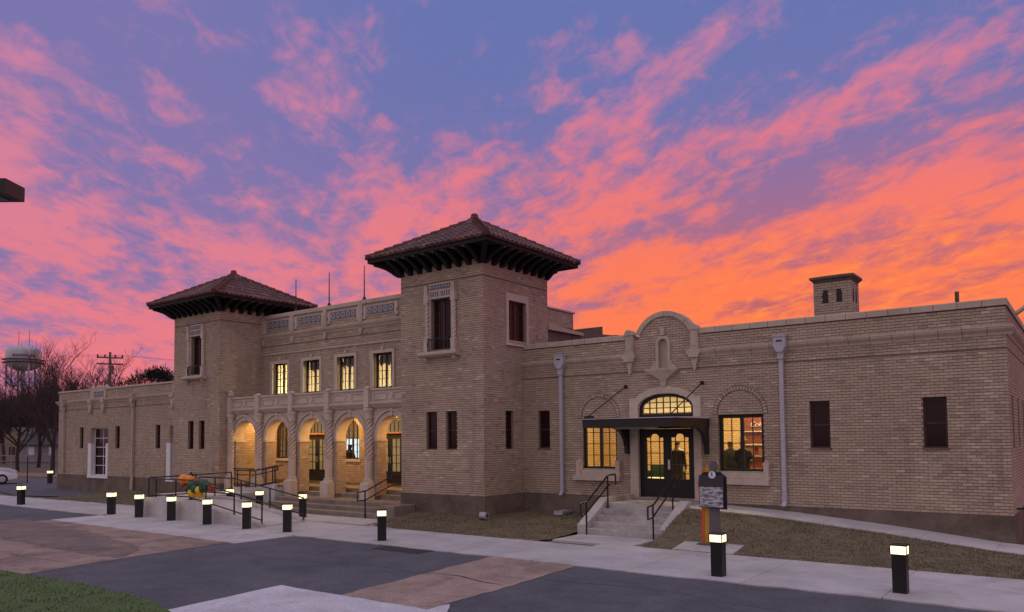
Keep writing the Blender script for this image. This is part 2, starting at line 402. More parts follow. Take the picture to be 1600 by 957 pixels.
# openings ------------------------------------------------------------
XE = -10.46                          # entrance axis
winL = (-13.50, -12.20, snap(1.69), snap(3.39)); winR = (-8.81, -7.46, snap(1.67), snap(3.39))
door = (-11.42, -9.56, .84, 4.07)
rslits = [(-15.26, -14.78), ]; rwins = [(-6.18, -5.65), (-3.40, -2.86)]
ux = lambda x: x-xT
ops = [Op(ux(winL[0]), ux(winL[1]), winL[2], winL[3]), Op(ux(winR[0]), ux(winR[1]), winR[2], winR[3]), Op(ux(door[0]), ux(door[1]), door[2], door[3], 3.62)]
ops += [Op(ux(a), ux(b), 2.39, 3.64) for a, b in rslits+rwins]
niche = (-10.75, -10.27, 4.82, 5.85)
ops.append(Op(ux(-10.70), ux(-10.32), 4.85, 5.80, 5.62))
GR, GC = 1.057, 5.553
WR = brick_wall('front_wall', (xT, yW), (1, 0), (0, -1), xR-xT+.006, .76, 5.82, ops, top=(ux(XE), GR-.13, 6.50, GC), groove=(4.73,), pick=True)
brick_wall('end_wall', (xR, yW), (0, 1), (1, 0), 14, .76, 5.82, [Op(.75, 1.3, 2.39, 3.64), Op(2.6, 3.15, 2.39, 3.64), Op(4.4, 4.95, 2.39, 3.64)], groove=(4.73,))
# main tower
tz = 8.72
sl_z = (2.40, 3.635)
brick_wall('tower_front_wall', (xTl, yF), (1, 0), (0, -1), xT-xTl+.006, ZB, tz, [Op(-18.445-xTl, -17.937-xTl, *sl_z), Op(-17.528-xTl, -17.047-xTl, *sl_z), Op(-18.18-xTl, -17.245-xTl, 5.78, 7.55)], groove=(8.13,))
brick_wall('tower_side_wall', (xT, yF), (0, 1), (1, 0), yTb-yF+.006, ZB, tz, [Op(20.83-yF, 21.28-yF, *sl_z), Op(21.01-yF, 22.05-yF, 6.06, 7.47)], groove=(8.13,))
brick_wall('tower_inner_wall', (xTl, yF), (0, 1), (-1, 0), yTb-yF, .4, tz, groove=(8.13,))
brick_wall('tower_back_wall', (xTl, yTb), (1, 0), (0, 1), xT-xTl, 5.4, tz)
# left tower
brick_wall('tower_front_wall', (xLl, yF), (1, 0), (0, -1), xLr-xLl+.006, ZB, tz, [Op(-33.496-xLl, -33.02-xLl, *sl_z), Op(-32.586-xLl, -32.13-xLl, *sl_z), Op(-33.26-xLl, -32.37-xLl, 5.78, 7.55)], groove=(8.13,))
brick_wall('tower_side_wall', (xLr, yF), (0, 1), (1, 0), yTb-yF, .4, tz, groove=(8.13,))
brick_wall('tower_outer_wall', (xLl, yF), (0, 1), (-1, 0), yTb-yF, ZB, tz)
brick_wall('tower_back_wall', (xLl, yTb), (1, 0), (0, 1), xLr-xLl, 5.4, tz)
# left wing
lslits = [(-47.13, -46.68), (-42.93, -42.45), (-38.72, -38.26)]
lwins = [(-45.78, -43.75), (-37.35, -35.3)]
brick_wall('left_wing_wall', (xLW, yL), (1, 0), (0, -1), xLl-xLW, ZB, 5.68, [Op(a-xLW, b-xLW, 2.38, 3.58) for a, b in lslits]+[Op(a-xLW, b-xLW, .84, 3.51) for a, b in lwins], groove=(4.62,))
brick_wall('left_wing_end_wall', (xLW, yL), (0, 1), (-1, 0), 12, ZB, 5.68, groove=(4.62,))
# centre block, upper storey
cwins = [(-29.58+2.237*i) for i in range(4)]
brick_wall('upper_wall', (xLr, yC), (1, 0), (0, -1), xTl-xLr, 4.0, 8.36, [Op(c-.55-xLr, c+.55-xLr, 4.83, 6.24) for c in cwins], groove=(7.03,))
# porch back wall
acs = [-29.88+2.29*i for i in range(5)]
pwin = [acs[0]+.02, acs[2]+.02]; pdoor = [acs[1], acs[3]]
brick_wall('porch_wall', (xLr, yP), (1, 0), (0, -1), xTl-xLr, .92, 4.0, [Op(c-.52-xLr, c+.52-xLr, 1.90, 3.60, 3.05) for c in pwin]+[Op(c-.80-xLr, c+.80-xLr, .80, 3.55) for c in pdoor])
# penthouse behind the tower
brick_wall('penthouse_wall', (-15.9, yTb), (0, 1), (1, 0), 1.8, 6.9, 7.50)
brick_wall('penthouse_wall', (-19.6, yTb+1.8), (1, 0), (0, 1), 3.7, 6.2, 7.50)
# plinths
for nm, a in (('plinth', (xT-.03, -11.9, yW-.03, yW+.2)), ('plinth', (-9.0, xR+.03, yW-.03, yW+.2, .763)), ('plinth', (xTl-.03, xT+.03, yF-.03, yF+.3)),
              ('plinth', (xT-.2, xT+.033, yF+.3, yW-.03)), ('plinth', (xLl-.03, xLr+.03, yF-.03, yF+.3)), ('plinth', (xLW-.03, xLl, yL-.03, yL+.2)),
              ('plinth', (xR-.2, xR+.033, yW+.2, yW+14, .763)), ('plinth', (xLr-.1, xTl+.1, yP-.02, yP+.15, .92)), ('plinth', (xLr-.2, xLr+.02, yF+.3, yP-.03)), ('plinth', (xTl-.02, xTl+.2, yF+.3, yP-.03))):
    plinth(nm, *a)
box('rear_wall', M_PLINTH, BASE, xT, xR-.02, yW+13.85, yW+14, 0, 5.9); box('rear_wall', M_PLINTH, BASE, xLW+.02, xLl, yL+11.85, yL+12, 0, 5.7); box('rear_wall', M_PLINTH, BASE, xLr, xTl, yC+12, yC+12.1, 0, 8.3)
# roofs (flat decks) and blocking slabs inside
box('roof_deck', M_ROOFM, BASE, xT+.1, xR-.12, yW+.12, yW+13.8, 5.15, 5.3)
box('roof_deck', M_ROOFM, BASE, xLW+.1, xLl-.02, yL+.1, yL+11.8, 5.0, 5.15)
box('roof_deck', M_ROOFM, BASE, xLr-.2, xTl+.2, yC+.1, yC+12, 7.6, 7.75)
MB().prism([(23.5, 6.0), (30, 6.0), (30, 7.05), (25.3, 6.86), (23.5, 6.86)], -19.6, -15.95, 'x').build('lower_roof', M_ROOFM, BASE)
MB().prism([(-15.9, 6.0), (-12.6, 6.0), (-12.75, 6.28), (-13.6, 6.40), (-15.9, 6.42)], 24.4, 28, 'y').build('roof_curb', M_ROOFM, BASE)
box('coping_stone', M_STONE, BASE, -19.62, -15.84, yTb+.02, yTb+1.86, 7.50, 7.56)
MB().prism([(yTb+.01, 6.70), (yTb+2.4, 6.70), (yTb+2.4, 6.80), (yTb+.01, 6.92)], -16.4, -15.80, 'x').build('coping_stone', M_STONE, BASE)

# ------------------------------------------------------------ coping and cornice stones
def blocks(name, m, x0, x1, step, f, parent=BASE, gap=.012, jit=0):
    n = max(1, round((x1-x0)/step)); s = (x1-x0)/n
    for i in range(n): f(x0+i*s+gap/2, x0+(i+1)*s-gap/2).build(name, m, parent)
PIL = ((-11.79, -11.52), (-9.59, -9.34))
def cop(y, z0, z1, over=.05, back=.28): return lambda a, b: MB().prism([(y-over, z0), (y+back, z0), (y+back, z1), (y-over+.02, z1), (y-over, z1-.02)], a, b, 'x')
CORN = [(0, 0), (.03, 0), (.045, .03), (.045, .05), (.075, .085), (.125, .13), (.14, .16), (.14, .185), (.155, .19), (.155, .235), (.02, .245), (0, .245)]
def corn(y, z): return lambda a, b: MB().prism([(y-p, z+q) for p, q in CORN], a, b, 'x')
for a, b in ((xT+.01, PIL[0][0]), (PIL[1][1], xR+.05)):
    blocks('coping_stone', M_STONE, a, b, .52, cop(yW, 5.82, 5.99))
for a, b in ((xT+.01, PIL[0][0]-.02), (PIL[1][1]+.02, xR+.155)):
    blocks('cornice_stone', M_STONE, a, b, .52, corn(yW, 5.10))
for i in range(10):          # the same on the end wall
    a, b = yW-.05+i*1.3, yW-.05+(i+1)*1.3-.012
    MB().prism([(xR+.05, 5.82), (xR-.28, 5.82), (xR-.28, 5.99), (xR+.03, 5.99), (xR+.05, 5.97)], max(a, yW+.28), b, 'y').build('coping_stone', M_STONE, BASE)
    MB().prism([(xR+p, 5.10+q) for p, q in CORN], a+.05, b, 'y').build('cornice_stone', M_STONE, BASE)
for a, b in ((xLW-.05, -45.80), (-44.0, xLl-.02)):
    blocks('coping_stone', M_STONE, a, b, .9, cop(yL, 5.68, 5.77))
blocks('cornice_stone', M_STONE, xLW-.15, -45.92, .9, corn(yL, 4.935)); blocks('cornice_stone', M_STONE, -45.5, -44.4, .9, corn(yL, 4.935)); blocks('cornice_stone', M_STONE, -43.98, xLl-.01, .9, corn(yL, 4.935))
# gable over the entrance: arched coping in four stones, pilasters, niche
amax = math.acos((5.95-GC)/GR)
for i in range(6):
    a0 = math.pi/2+amax-2*amax*i/6; a1 = math.pi/2+amax-2*amax*(i+1)/6
    g = .006/GR
    po = arc(XE, GC, GR, a0-g, a1+g, 6); pi_ = arc(XE, GC, GR-.15, a1+g, a0-g, 6)
    MB().prism(po+pi_, yW-.06, yW+.28, 'y').build('gable_coping_stone', M_STONE, BASE)
MB().prism(arc(XE, GC, GR-.145, math.pi/2+amax, math.pi/2-amax, 20), yW+.02, yW+.26, 'y').build('gable_backing', M_MORTAR, BASE)
for a, b in PIL:
    c = (a+b)/2
    p = MB().box(a, b, yW-.10, yW+.1, 5.36, 5.96).build('gable_pilaster', M_STONE, BASE)
    MB().prism([(a-.03, 5.945), (b+.03, 5.945)]+[(c+(x-c)*1.0, z) for x, z in arc(c, 5.965, (b-a)/2+.02, 0, math.pi, 8)], yW-.13, yW+.12, 'y').build('cap', M_STONE, p)
    MB().box(a+.05, b-.05, yW-.115, yW-.09, 5.46, 5.88).build('panel', M_STONE, p)
    MB().box(a-.03, b+.03, yW-.13, yW+.05, 5.325, 5.40).build('base', M_STONE, p)
    MB().prism([(a-.10, 5.325), (b+.10, 5.325), (b+.10, 5.24), (b+.03, 5.17), (b+.03, 5.105), (a-.03, 5.105), (a-.03, 5.17), (a-.10, 5.24)], yW-.17, yW-.005, 'y').build('corbel', M_STONE, p)
    MB().prism([(c-.11, 5.10), (c+.11, 5.10), (c+.09, 4.98), (c+.05, 4.88), (c+.045, 4.76), (c, 4.71), (c-.045, 4.76), (c-.05, 4.88), (c-.09, 4.98)], yW-.10, yW-.005, 'y').build('bracket', M_STONE, p)
NC_ = -10.51
ni = MB(); po = [(NC_-.24, 4.84)]+arc(NC_, 5.61, .24, math.pi, 0, 14)+[(NC_+.24, 4.84)]; pi_ = [(NC_+.15, 4.84)]+arc(NC_, 5.61, .15, 0, math.pi, 14)+[(NC_-.15, 4.84)]
n = ni
b0 = []
nseg = len(po)
for y in (yW-.06, yW+.16):
    pass
for i in range(nseg-1):
    o0, o1 = po[i], po[i+1]; q0, q1 = pi_[nseg-1-i], pi_[nseg-2-i]
    n.quad((o0[0], yW-.06, o0[1]), (o1[0], yW-.06, o1[1]), (q1[0], yW-.06, q1[1]), (q0[0], yW-.06, q0[1]))
    n.quad((o0[0], yW-.06, o0[1]), (o0[0], yW+.05, o0[1]), (o1[0], yW+.05, o1[1]), (o1[0], yW-.06, o1[1]))
    n.quad((q0[0], yW-.06, q0[1]), (q1[0], yW-.06, q1[1]), (q1[0], yW+.12, q1[1]), (q0[0], yW+.12, q0[1]))
NICHE = n.build('niche', M_STONE, BASE)
MB().prism([(NC_-.2, 4.8)]+arc(NC_, 5.61, .2, math.pi, 0, 12)+[(NC_+.2, 4.8)], yW+.10, yW+.14, 'y').build('niche_back', M_STONE, NICHE)
MB().prism([(NC_-.05, 5.86), (NC_+.05, 5.86), (NC_+.075, 6.09), (NC_-.075, 6.09)], yW-.09, yW-.004, 'y').build('keystone', M_STONE, NICHE)
for s in (-1, 1):
    MB().prism([(NC_+s*.245, 4.825), (NC_+s*.43, 4.825), (NC_+s*.42, 4.90), (NC_+s*.33, 4.95), (NC_+s*.27, 5.06), (NC_+s*.245, 5.10)], yW-.07, yW-.004, 'y').build('scroll', M_STONE, NICHE)
MB().rings([[(NC_+w, yW-d_, z), (NC_-w, yW-d_, z), (NC_-w, yW-.004, z), (NC_+w, yW-.004, z)] for w, d_, z in ((.08, .06, 4.40), (.13, .10, 4.50), (.20, .13, 4.55), (.36, .18, 4.66), (.50, .22, 4.73), (.55, .24, 4.78), (.55, .24, 4.82))]).build('shelf', M_STONE, NICHE)
MB().prism([(NC_-.07, 4.285), (NC_+.07, 4.285), (NC_+.105, 4.42), (NC_-.105, 4.42)], yW-.09, yW-.004, 'y').build('corbel', M_STONE, NICHE)

# ------------------------------------------------------------ windows
def window(x0, x1, z0, z1, y, cols, rows, glass, frame=M_DARK, fr=.06, mull=True, name='window', parent=BASE, label=None, mt=.022, dep=.10, axis='x', arch=None, mid=.035):
    """rectangular window in a wall facing -Y (axis x) or +X (axis y); y is the outer wall face, frame set back by dep"""
    z0, z1 = snap(z0), snap(z1)
    def T(a, o, z): return (a, y+o, z) if axis == 'x' else (y-o, a, z)
    def bx(a0, a1, o0, o1, za, zb):
        p, q = T(a0, o0, za), T(a1, o1, zb); return MB().box(min(p[0], q[0]), max(p[0], q[0]), min(p[1], q[1]), max(p[1], q[1]), za, zb)
    m = MB()
    for (a0, a1, za, zb) in ((x0, x0+fr, z0, z1), (x1-fr, x1, z0, z1), (x0+fr, x1-fr, z0, z0+fr), (x0+fr, x1-fr, z1-fr, z1)):
        b = bx(a0, a1, dep, dep+.07, za, zb); k = len(m.v); m.v += b.v; m.f += [tuple(k+i for i in f) for f in b.f]
    # brick reveal all round
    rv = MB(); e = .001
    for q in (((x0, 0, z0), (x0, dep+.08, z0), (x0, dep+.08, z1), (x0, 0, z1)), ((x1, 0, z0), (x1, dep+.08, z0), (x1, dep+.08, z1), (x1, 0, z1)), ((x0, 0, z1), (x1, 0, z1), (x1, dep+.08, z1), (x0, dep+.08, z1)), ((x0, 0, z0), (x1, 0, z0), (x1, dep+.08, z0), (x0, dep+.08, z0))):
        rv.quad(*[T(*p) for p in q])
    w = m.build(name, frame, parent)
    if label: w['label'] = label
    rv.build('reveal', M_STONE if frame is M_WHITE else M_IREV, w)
    sashes = [(x0+fr, (x0+x1)/2-mid), ((x0+x1)/2+mid, x1-fr)] if mull else [(x0+fr, x1-fr)]
    if mull: bx((x0+x1)/2-mid, (x0+x1)/2+mid, dep+.002, dep+.075, z0+fr, z1-fr).build('mullion', frame, w)
    za, zb = z0+fr, z1-fr
    for a, b in sashes:
        for i in range(1, cols): c = a+(b-a)*i/cols; bx(c-mt/2, c+mt/2, dep+.012, dep+.05, za, zb).build('muntin', frame, w)
        for j in range(1, rows): c = za+(zb-za)*j/rows; bx(a, b, dep+.014, dep+.052, c-mt/2, c+mt/2).build('muntin', frame, w)
        for i in range(cols):
            for j in range(rows):
                p = MB(); g = mt/2
                a0, a1 = a+(b-a)*i/cols+g*(i > 0), a+(b-a)*(i+1)/cols-g*(i < cols-1)
                c0, c1 = za+(zb-za)*j/rows+g*(j > 0), za+(zb-za)*(j+1)/rows-g*(j < rows-1)
                t = random.uniform(-.0015, .0015)
                p.quad(T(a0, dep+.03+t, c0), T(a1, dep+.03-t, c0), T(a1, dep+.03-t, c1), T(a0, dep+.03+t, c1)); p.build('pane', glass, w)
    return w
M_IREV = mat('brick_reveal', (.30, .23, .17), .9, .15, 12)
for a, b in rslits: window(a, b, 2.39, 3.64, yW, 1, 2, M_DGLASS, M_MAROON, .05, False, 'sash_window', mt=.05)
for a, b in rwins: window(a, b, 2.39, 3.64, yW, 1, 2, M_DGLASS, M_MAROON, .06, False, 'sash_window', mt=.05)
for a, b in ((-18.445, -17.937), (-17.528, -17.047), (-33.496, -33.02), (-32.586, -32.13)): window(a, b, 2.40, 3.635, yF, 1, 2, M_DGLASS, M_MAROON, .05, False, 'sash_window', mt=.045)
for a, b in lslits: window(a, b, 2.38, 3.58, yL, 1, 2, M_DGLASS, M_MAROON, .05, False, 'sash_window', mt=.045)
window(20.83, 21.28, 2.40, 3.635, xT, 1, 2, M_DGLASS, M_MAROON, .05, False, 'sash_window', axis='y', mt=.045)
for a in (.75, 2.6, 4.4): window(yW+a, yW+a+.55, 2.39, 3.64, xR, 1, 2, M_DGLASS, M_MAROON, .05, False, 'sash_window', axis='y', mt=.045)
for w_ in (rslits+rwins): box('sill', M_PLINTH, BASE, w_[0]-.03, w_[1]+.03, yW-.03, yW+.1, 2.33, 2.389)
# tower windows: casements with twisted colonnettes, tile panel and balconet
def twisted(mb, cx, cy, r, z0, z1, turns, n=14, steps=40, lobes=4, amp=.14):
    rs = []
    for k in range(steps+1):
        z = z0+(z1-z0)*k/steps; ph = 2*math.pi*turns*k/steps
        rs.append([(cx+r*(1+amp*math.cos(lobes*(a-ph)))*math.cos(a), cy+r*(1+amp*math.cos(lobes*(a-ph)))*math.sin(a), z) for a in (2*math.pi*i/n for i in range(n))])
    return mb.rings(rs)
def tower_window(x0, x1):
    w = window(x0, x1, 5.78, 7.55, yF, 2, 4, M_DGLASS, M_MAROON, .05, True, 'casement_window', mt=.02, dep=.14)
    sur = []
    for s, e in ((-1, x0), (1, x1)):
        MB().box(*sorted((e, e+s*.055)), yF-.05, yF-.004, 5.70, 7.60).build('jamb_stone', M_STONE2, w)
        cx = e+s*.15
        twisted(MB(), cx, yF-.06, .075, 6.12, 7.42, 3, n=20, steps=60, lobes=3, amp=.16).build('colonnette', M_STONE2, w, smooth=True)
        MB().box(cx-.09, cx+.09, yF-.15, yF-.004, 5.70, 6.06).build('colonnette_base', M_STONE2, w)
        MB().box(cx-.10, cx+.10, yF-.16, yF-.004, 6.06, 6.12).build('colonnette_cap', M_STONE2, w)
        MB().prism([(cx-.10, 7.42), (cx+.10, 7.42), (cx+.11, 7.62), (cx+.08, 7.72), (cx+.07, 8.0), (cx, 8.07), (cx-.07, 8.0), (cx-.08, 7.72), (cx-.11, 7.62)], yF-.14, yF-.004, 'y').build('colonnette_cap', M_STONE2, w)
    MB().box(x0-.05, x1+.05, yF-.07, yF-.004, 7.555, 8.09).build('lintel', M_STONE2, w)
    MB().box(x0, x1, yF-.085, yF-.071, 7.87, 8.03).build('tile_panel', M_BTILE, w)
    nt_ = 7
    for i in range(nt_):
        c = x0+.06+(x1-x0-.12)*i/(nt_-1)
        MB().prism([(c-.04, 7.95), (c, 7.91), (c+.04, 7.95), (c, 7.99)], yF-.095, yF-.086, 'y').build('tile', M_WTILE, w)
    for i in range(9):
        c = x0+.05+(x1-x0-.10)*i/8
        if i == 4: continue
        MB().box(c-.03, c+.02, yF-.082, yF-.071, 7.62, 7.80).build('dentil', M_BTILE, w)
    MB().prism([((x0+x1)/2-.06, 7.80), ((x0+x1)/2+.06, 7.80), ((x0+x1)/2, 7.62)], yF-.09, yF-.071, 'y').build('dentil', M_STONE, w)
    MB().box(x0-.02, x1+.02, yF-.12, yF+.12, 5.70, 5.779).build('sill', M_STONE, w)
    MB().prism([(yF-.30, 5.60), (yF-.30, 5.66), (yF-.26, 5.70), (yF-.004, 5.70), (yF-.004, 5.52), (yF-.22, 5.55)], x0-.40, x1+.40, 'x').build('sill', M_STONE, w)
    for cx in (x0-.2, x1+.2): MB().prism([(yF-.004, 5.52), (yF-.18, 5.53), (yF-.14, 5.44), (yF-.05, 5.38), (yF-.004, 5.36)], cx-.07, cx+.07, 'x').build('bracket', M_STONE, w)
    r = MB()
    r.box(x0-.01, x1+.01, yF-.20, yF-.18, 6.13, 6.16).box(x0-.01, x1+.01, yF-.20, yF-.18, 5.76, 5.78)
    for i in range(11):
        c = x0+(x1-x0)*i/10; r.tube([(c, yF-.19, 5.77), (c+(.02 if i % 2 else -.02), yF-.21, 5.95), (c, yF-.19, 6.14)], .008, 5)
    for c in (x0, x1): r.box(c-.012, c+.012, yF-.20, yF-.03, 6.13, 6.15).box(c-.012, c+.012, yF-.20, yF-.18, 5.71, 6.16)
    r.build('balconet', M_BLACK, w)
tower_window(-18.18, -17.245); tower_window(-33.26, -32.37)
sw = window(21.01, 22.05, 6.06, 7.47, xT, 2, 4, M_DGLASS, M_MAROON, .06, True, 'casement_window', axis='y')
for a in ((20.89, 21.01, 5.98, 7.72), (22.05, 22.18, 5.98, 7.72), (21.01, 22.05, 7.47, 7.72)): box('jamb_stone', M_STONE2, sw, xT+.004, xT+.05, *a)
box('sill', M_STONE2, sw, xT-.1, xT+.09, 20.84, 22.24, 5.90, 5.979)
# upper storey windows: lit
for c in cwins:
    w = window(c-.55, c+.55, 4.83, 6.24, yC, 2, 4, M_GLASS, M_DARK, .07, True, 'casement_window', mt=.022, dep=.16, mid=.045)
    for a in ((c-.72, c-.55, 4.83, 6.37), (c+.55, c+.68, 4.83, 6.37), (c-.55, c+.55, 6.24, 6.37)): MB().box(a[0], a[1], yC-.06, yC-.004, a[2], a[3]).build('jamb_stone', M_STONE2, w)
    MB().prism([(c-.06, 6.375), (c+.06, 6.375), (c+.08, 6.50), (c-.08, 6.50)], yC-.08, yC-.004, 'y').build('keystone', M_STONE2, w)
    box('sill', M_STONE2, w, c-.78, c+.74, yC-.1, yC+.15, 4.74, 4.80)
    if c > -29:
        P_ = [(c-.52, 6.22)]+[(c-.52+1.04*k/24, 5.72+.13*abs(math.sin(k/24*math.pi*2.5+c))+random.uniform(-.02, .02)) for k in range(25)]+[(c+.52, 6.22)]
        MB().prism(P_, yC+.30, yC+.31, 'y').build('valance', mat('valance_cloth', (.20, .16, .15), .9), w)
# ledge and cornice of the centre block
blocks('ledge_stone', M_STONE, xLr+.01, xTl-.01, 1.12, lambda a, b: MB().box(a, b, yC-.05, yC-.004, 6.66, 6.72))
blocks('cornice_stone', M_STONE, xLr+.01, xTl-.01, 1.12, corn(yC, 7.36))
blocks('coping_stone', M_STONE, xLr+.01, xTl-.01, 1.12, cop(yC, 8.36, 8.53))
pposts = [-28.66, -26.40, -24.13]
for x in pposts+[xLr+.14, xTl-.14]:
    p = MB().box(x-.11, x+.11, yC-.12, yC-.004, 7.62, 8.355).build('parapet_post', M_STONE, BASE)
    MB().prism([(x-.10, 7.36), (x+.10, 7.36), (x+.06, 7.20), (x, 7.08), (x-.06, 7.20)], yC-.10, yC-.005, 'y').build('bracket', M_STONE, p)
edges = [xLr+.25, *pposts, xTl-.25]
for i in range(4):
    a = -29.77+2.255*i-.79; b = a+1.58
    p = MB().box(a-.07, b+.07, yC-.035, yC-.004, 7.84, 8.24).build('tile_frieze', M_STONE, BASE)
    MB().box(a, b, yC-.048, yC-.036, 7.88, 8.20).build('tile_panel', M_BTILE, p)
    for j in range(5):
        c = a+(b-a)*(j+.5)/5
        m = MB(); N = 16
        for k in range(N):
            t0, t1 = 2*math.pi*k/N, 2*math.pi*(k+1)/N
            m.quad(*[(c+r*math.cos(t), yC-.056, 8.04+r*math.sin(t)) for r, t in ((.075, t0), (.125, t0), (.125, t1), (.075, t1))])
        m.build('tile_ring', M_WTILE, p)
        MB().lathe([(.03, 0), (.03, .01)], 0, 0, 8)
        MB().prism([(c-.03, 8.04), (c, 8.01), (c+.03, 8.04), (c, 8.07)], yC-.058, yC-.049, 'y').build('tile', M_WTILE, p)
    for s, e in ((-1, a-.07), (1, b+.07)):
        MB().prism([(e, 7.72), (e+s*.17, 7.72), (e+s*.17, 7.84), (e+s*.08, 7.88), (e+s*.17, 8.10), (e+s*.10, 8.26), (e, 8.26)], yC-.06, yC-.004, 'y').build('scroll', M_STONE2, p)
for x in (-28.62, -26.33, -24.10):
    p = MB().tube([(x, yC+.1, 8.53), (x, yC+.1, 10.0)], .028, 8, .016).build('roof_mast', M_DARK, BASE)
    MB().lathe([(.09, 8.53), (.08, 8.60), (.04, 8.68)], x, yC+.1, 10).build('base', M_DARK, p)

# ------------------------------------------------------------ loggia: five arches on twisted columns
SP, CR_, HW = 2.75, 3.62, .825
def arch_panel():
    for i, c in enumerate(acs):
        a, b = c-1.145, c+1.145
        a = max(a, xLr+.01); b = min(b, xTl-.01)
        n = 20; ang = [math.pi-math.pi*k/n for k in range(n+1)]
        ar = [(c+HW*math.cos(t), SP+(CR_-SP)*math.sin(t)) for t in ang]
        y0, y1 = yG, yG+.48
        m = MB()
        for y in (y0, y1):
            for k in range(n):
                p, q = ar[k], ar[k+1]; m.quad((p[0], y, p[1]), (q[0], y, q[1]), (q[0], y, 3.93), (p[0], y, 3.93))
            m.quad((a, y, SP), (c-HW, y, SP), (c-HW, y, 3.93), (a, y, 3.93)); m.quad((c+HW, y, SP), (b, y, SP), (b, y, 3.93), (c+HW, y, 3.93))
        for k in range(n):
            p, q = ar[k], ar[k+1]; m.quad((p[0], y0, p[1]), (q[0], y0, q[1]), (q[0], y1, q[1]), (p[0], y1, p[1]))
        o = m.build('arch', M_STONE2, BASE)
        # moulded archivolt: voussoirs with a raised outer rim
        for r0, r1, pr, nm in ((.0, .15, .04, 'archivolt_stone'), (.175, .235, .09, 'archivolt_rim')):
            nb = 7 if nm == 'archivolt_stone' else 1
            for q in range(nb):
                t0, t1 = math.pi*q/nb+.004, math.pi*(q+1)/nb-.004; K = 6 if nb > 1 else 24
                P = [(c+(HW+r0)*math.cos(t), SP+(CR_-SP+r0)*math.sin(t)) for t in [t0+(t1-t0)*k/K for k in range(K+1)]]
                Q = [(c+(HW+r1)*math.cos(t), SP+(CR_-SP+r1)*math.sin(t)) for t in [t1-(t1-t0)*k/K for k in range(K+1)]]
                if max(x for x, z in P+Q) > xTl or min(x for x, z in P+Q) < xLr: P = [(min(max(x, xLr+.01), xTl-.01), z) for x, z in P]; Q = [(min(max(x, xLr+.01), xTl-.01), z) for x, z in Q]
                L_ = len(P); mm = MB()
                for k in range(L_-1):
                    p0, p1, q0, q1 = P[k], P[k+1], Q[L_-1-k], Q[L_-2-k]
                    mm.quad((p0[0], yG-pr, p0[1]), (p1[0], yG-pr, p1[1]), (q1[0], yG-pr, q1[1]), (q0[0], yG-pr, q0[1]))
                    mm.quad((p0[0], yG-pr, p0[1]), (p1[0], yG-pr, p1[1]), (p1[0], yG, p1[1]), (p0[0], yG, p0[1]))
                    mm.quad((q0[0], yG-pr, q0[1]), (q1[0], yG-pr, q1[1]), (q1[0], yG, q1[1]), (q0[0], yG, q0[1]))
                mm.build(nm, M_STONE2, o)
        MB().prism([(c-.05, CR_-.02), (c+.05, CR_-.02), (c+.075, 3.90), (c-.075, 3.90)], yG-.075, yG, 'y').build('keystone', M_STONE2, o)
        for s in (-1, 1):                    # carved spandrel ornament
            for k, (ox, oz, r) in enumerate(((.92, 3.72, .07), (.80, 3.80, .05), (.98, 3.55, .05))):
                x = c+s*ox
                if xLr+.1 < x < xTl-.1: MB().lathe([(.0, 0), (r, 0), (r*.7, .02), (.002, .03)], 0, 0, 8); MB().rings([[(x+rr*math.cos(t), yG-dd, oz+rr*math.sin(t)) for t in [2*math.pi*k2/8 for k2 in range(8)]] for rr, dd in ((r, 0), (r*.8, .02), (r*.3, .035))]).build('ornament', M_STONE2, o)
arch_panel()
cols_x = [xLr+.13]+[-28.735+2.29*i for i in range(4)]
for i, x in enumerate([xLr+.0]+[-28.735+2.29*i for i in range(4)]+[xTl]):
    # brick pier behind the column
    a, b = max(x-.32, xLr+.012), min(x+.32, xTl-.012)
    if i < 5:
        pr = brick_wall('pier', (a, yG), (1, 0), (0, -1), b-a, .62, 2.66)
    if 0 < i < 5:
        brick_wall('pier', (b, yG), (0, 1), (1, 0), .48, .62, 2.66)
        brick_wall('pier', (a, yG), (0, 1), (-1, 0), .48, .62, 2.66)
        box('pier_core', M_MORTAR, BASE, a+.01, b-.01, yG+.01, yG+.49, .3, 2.66)
    if i == 0: brick_wall('pier', (b, yG), (0, 1), (1, 0), .48, .62, 2.66)
    box('impost', M_STONE2, BASE, a-(.035 if i else 0), b+(.035 if i < 5 else 0), yG-.03, yG+.51, 2.66, 2.748)
for i, x in enumerate(cols_x):
    y = yG-.12
    c = MB().cbox(x-.245, x+.245, y-.27, y+.11, .46, 1.10, .03).build('column', M_STONE2, BASE)
    MB().lathe([(.225, 1.10), (.235, 1.13), (.19, 1.17), (.21, 1.20), (.17, 1.23)], x, y, 24).build('base_moulding', M_STONE2, c, smooth=False)
    MB().lathe([(.16, 1.23), (.16, 1.98), (.18, 2.0), (.18, 2.04), (.155, 2.06)], x, y, 8, math.pi/8).build('shaft', M_STONE2, c)
    twisted(MB(), x, y, .145, 2.06, 3.50, 1.6, n=40, steps=90, lobes=5, amp=.20).build('twisted_shaft', M_STONE2, c, smooth=True)
    MB().lathe([(.16, 3.50), (.18, 3.53), (.155, 3.56), (.165, 3.72), (.21, 3.84), (.21, 3.92)], x, y, 16).build('capital', M_STONE2, c)
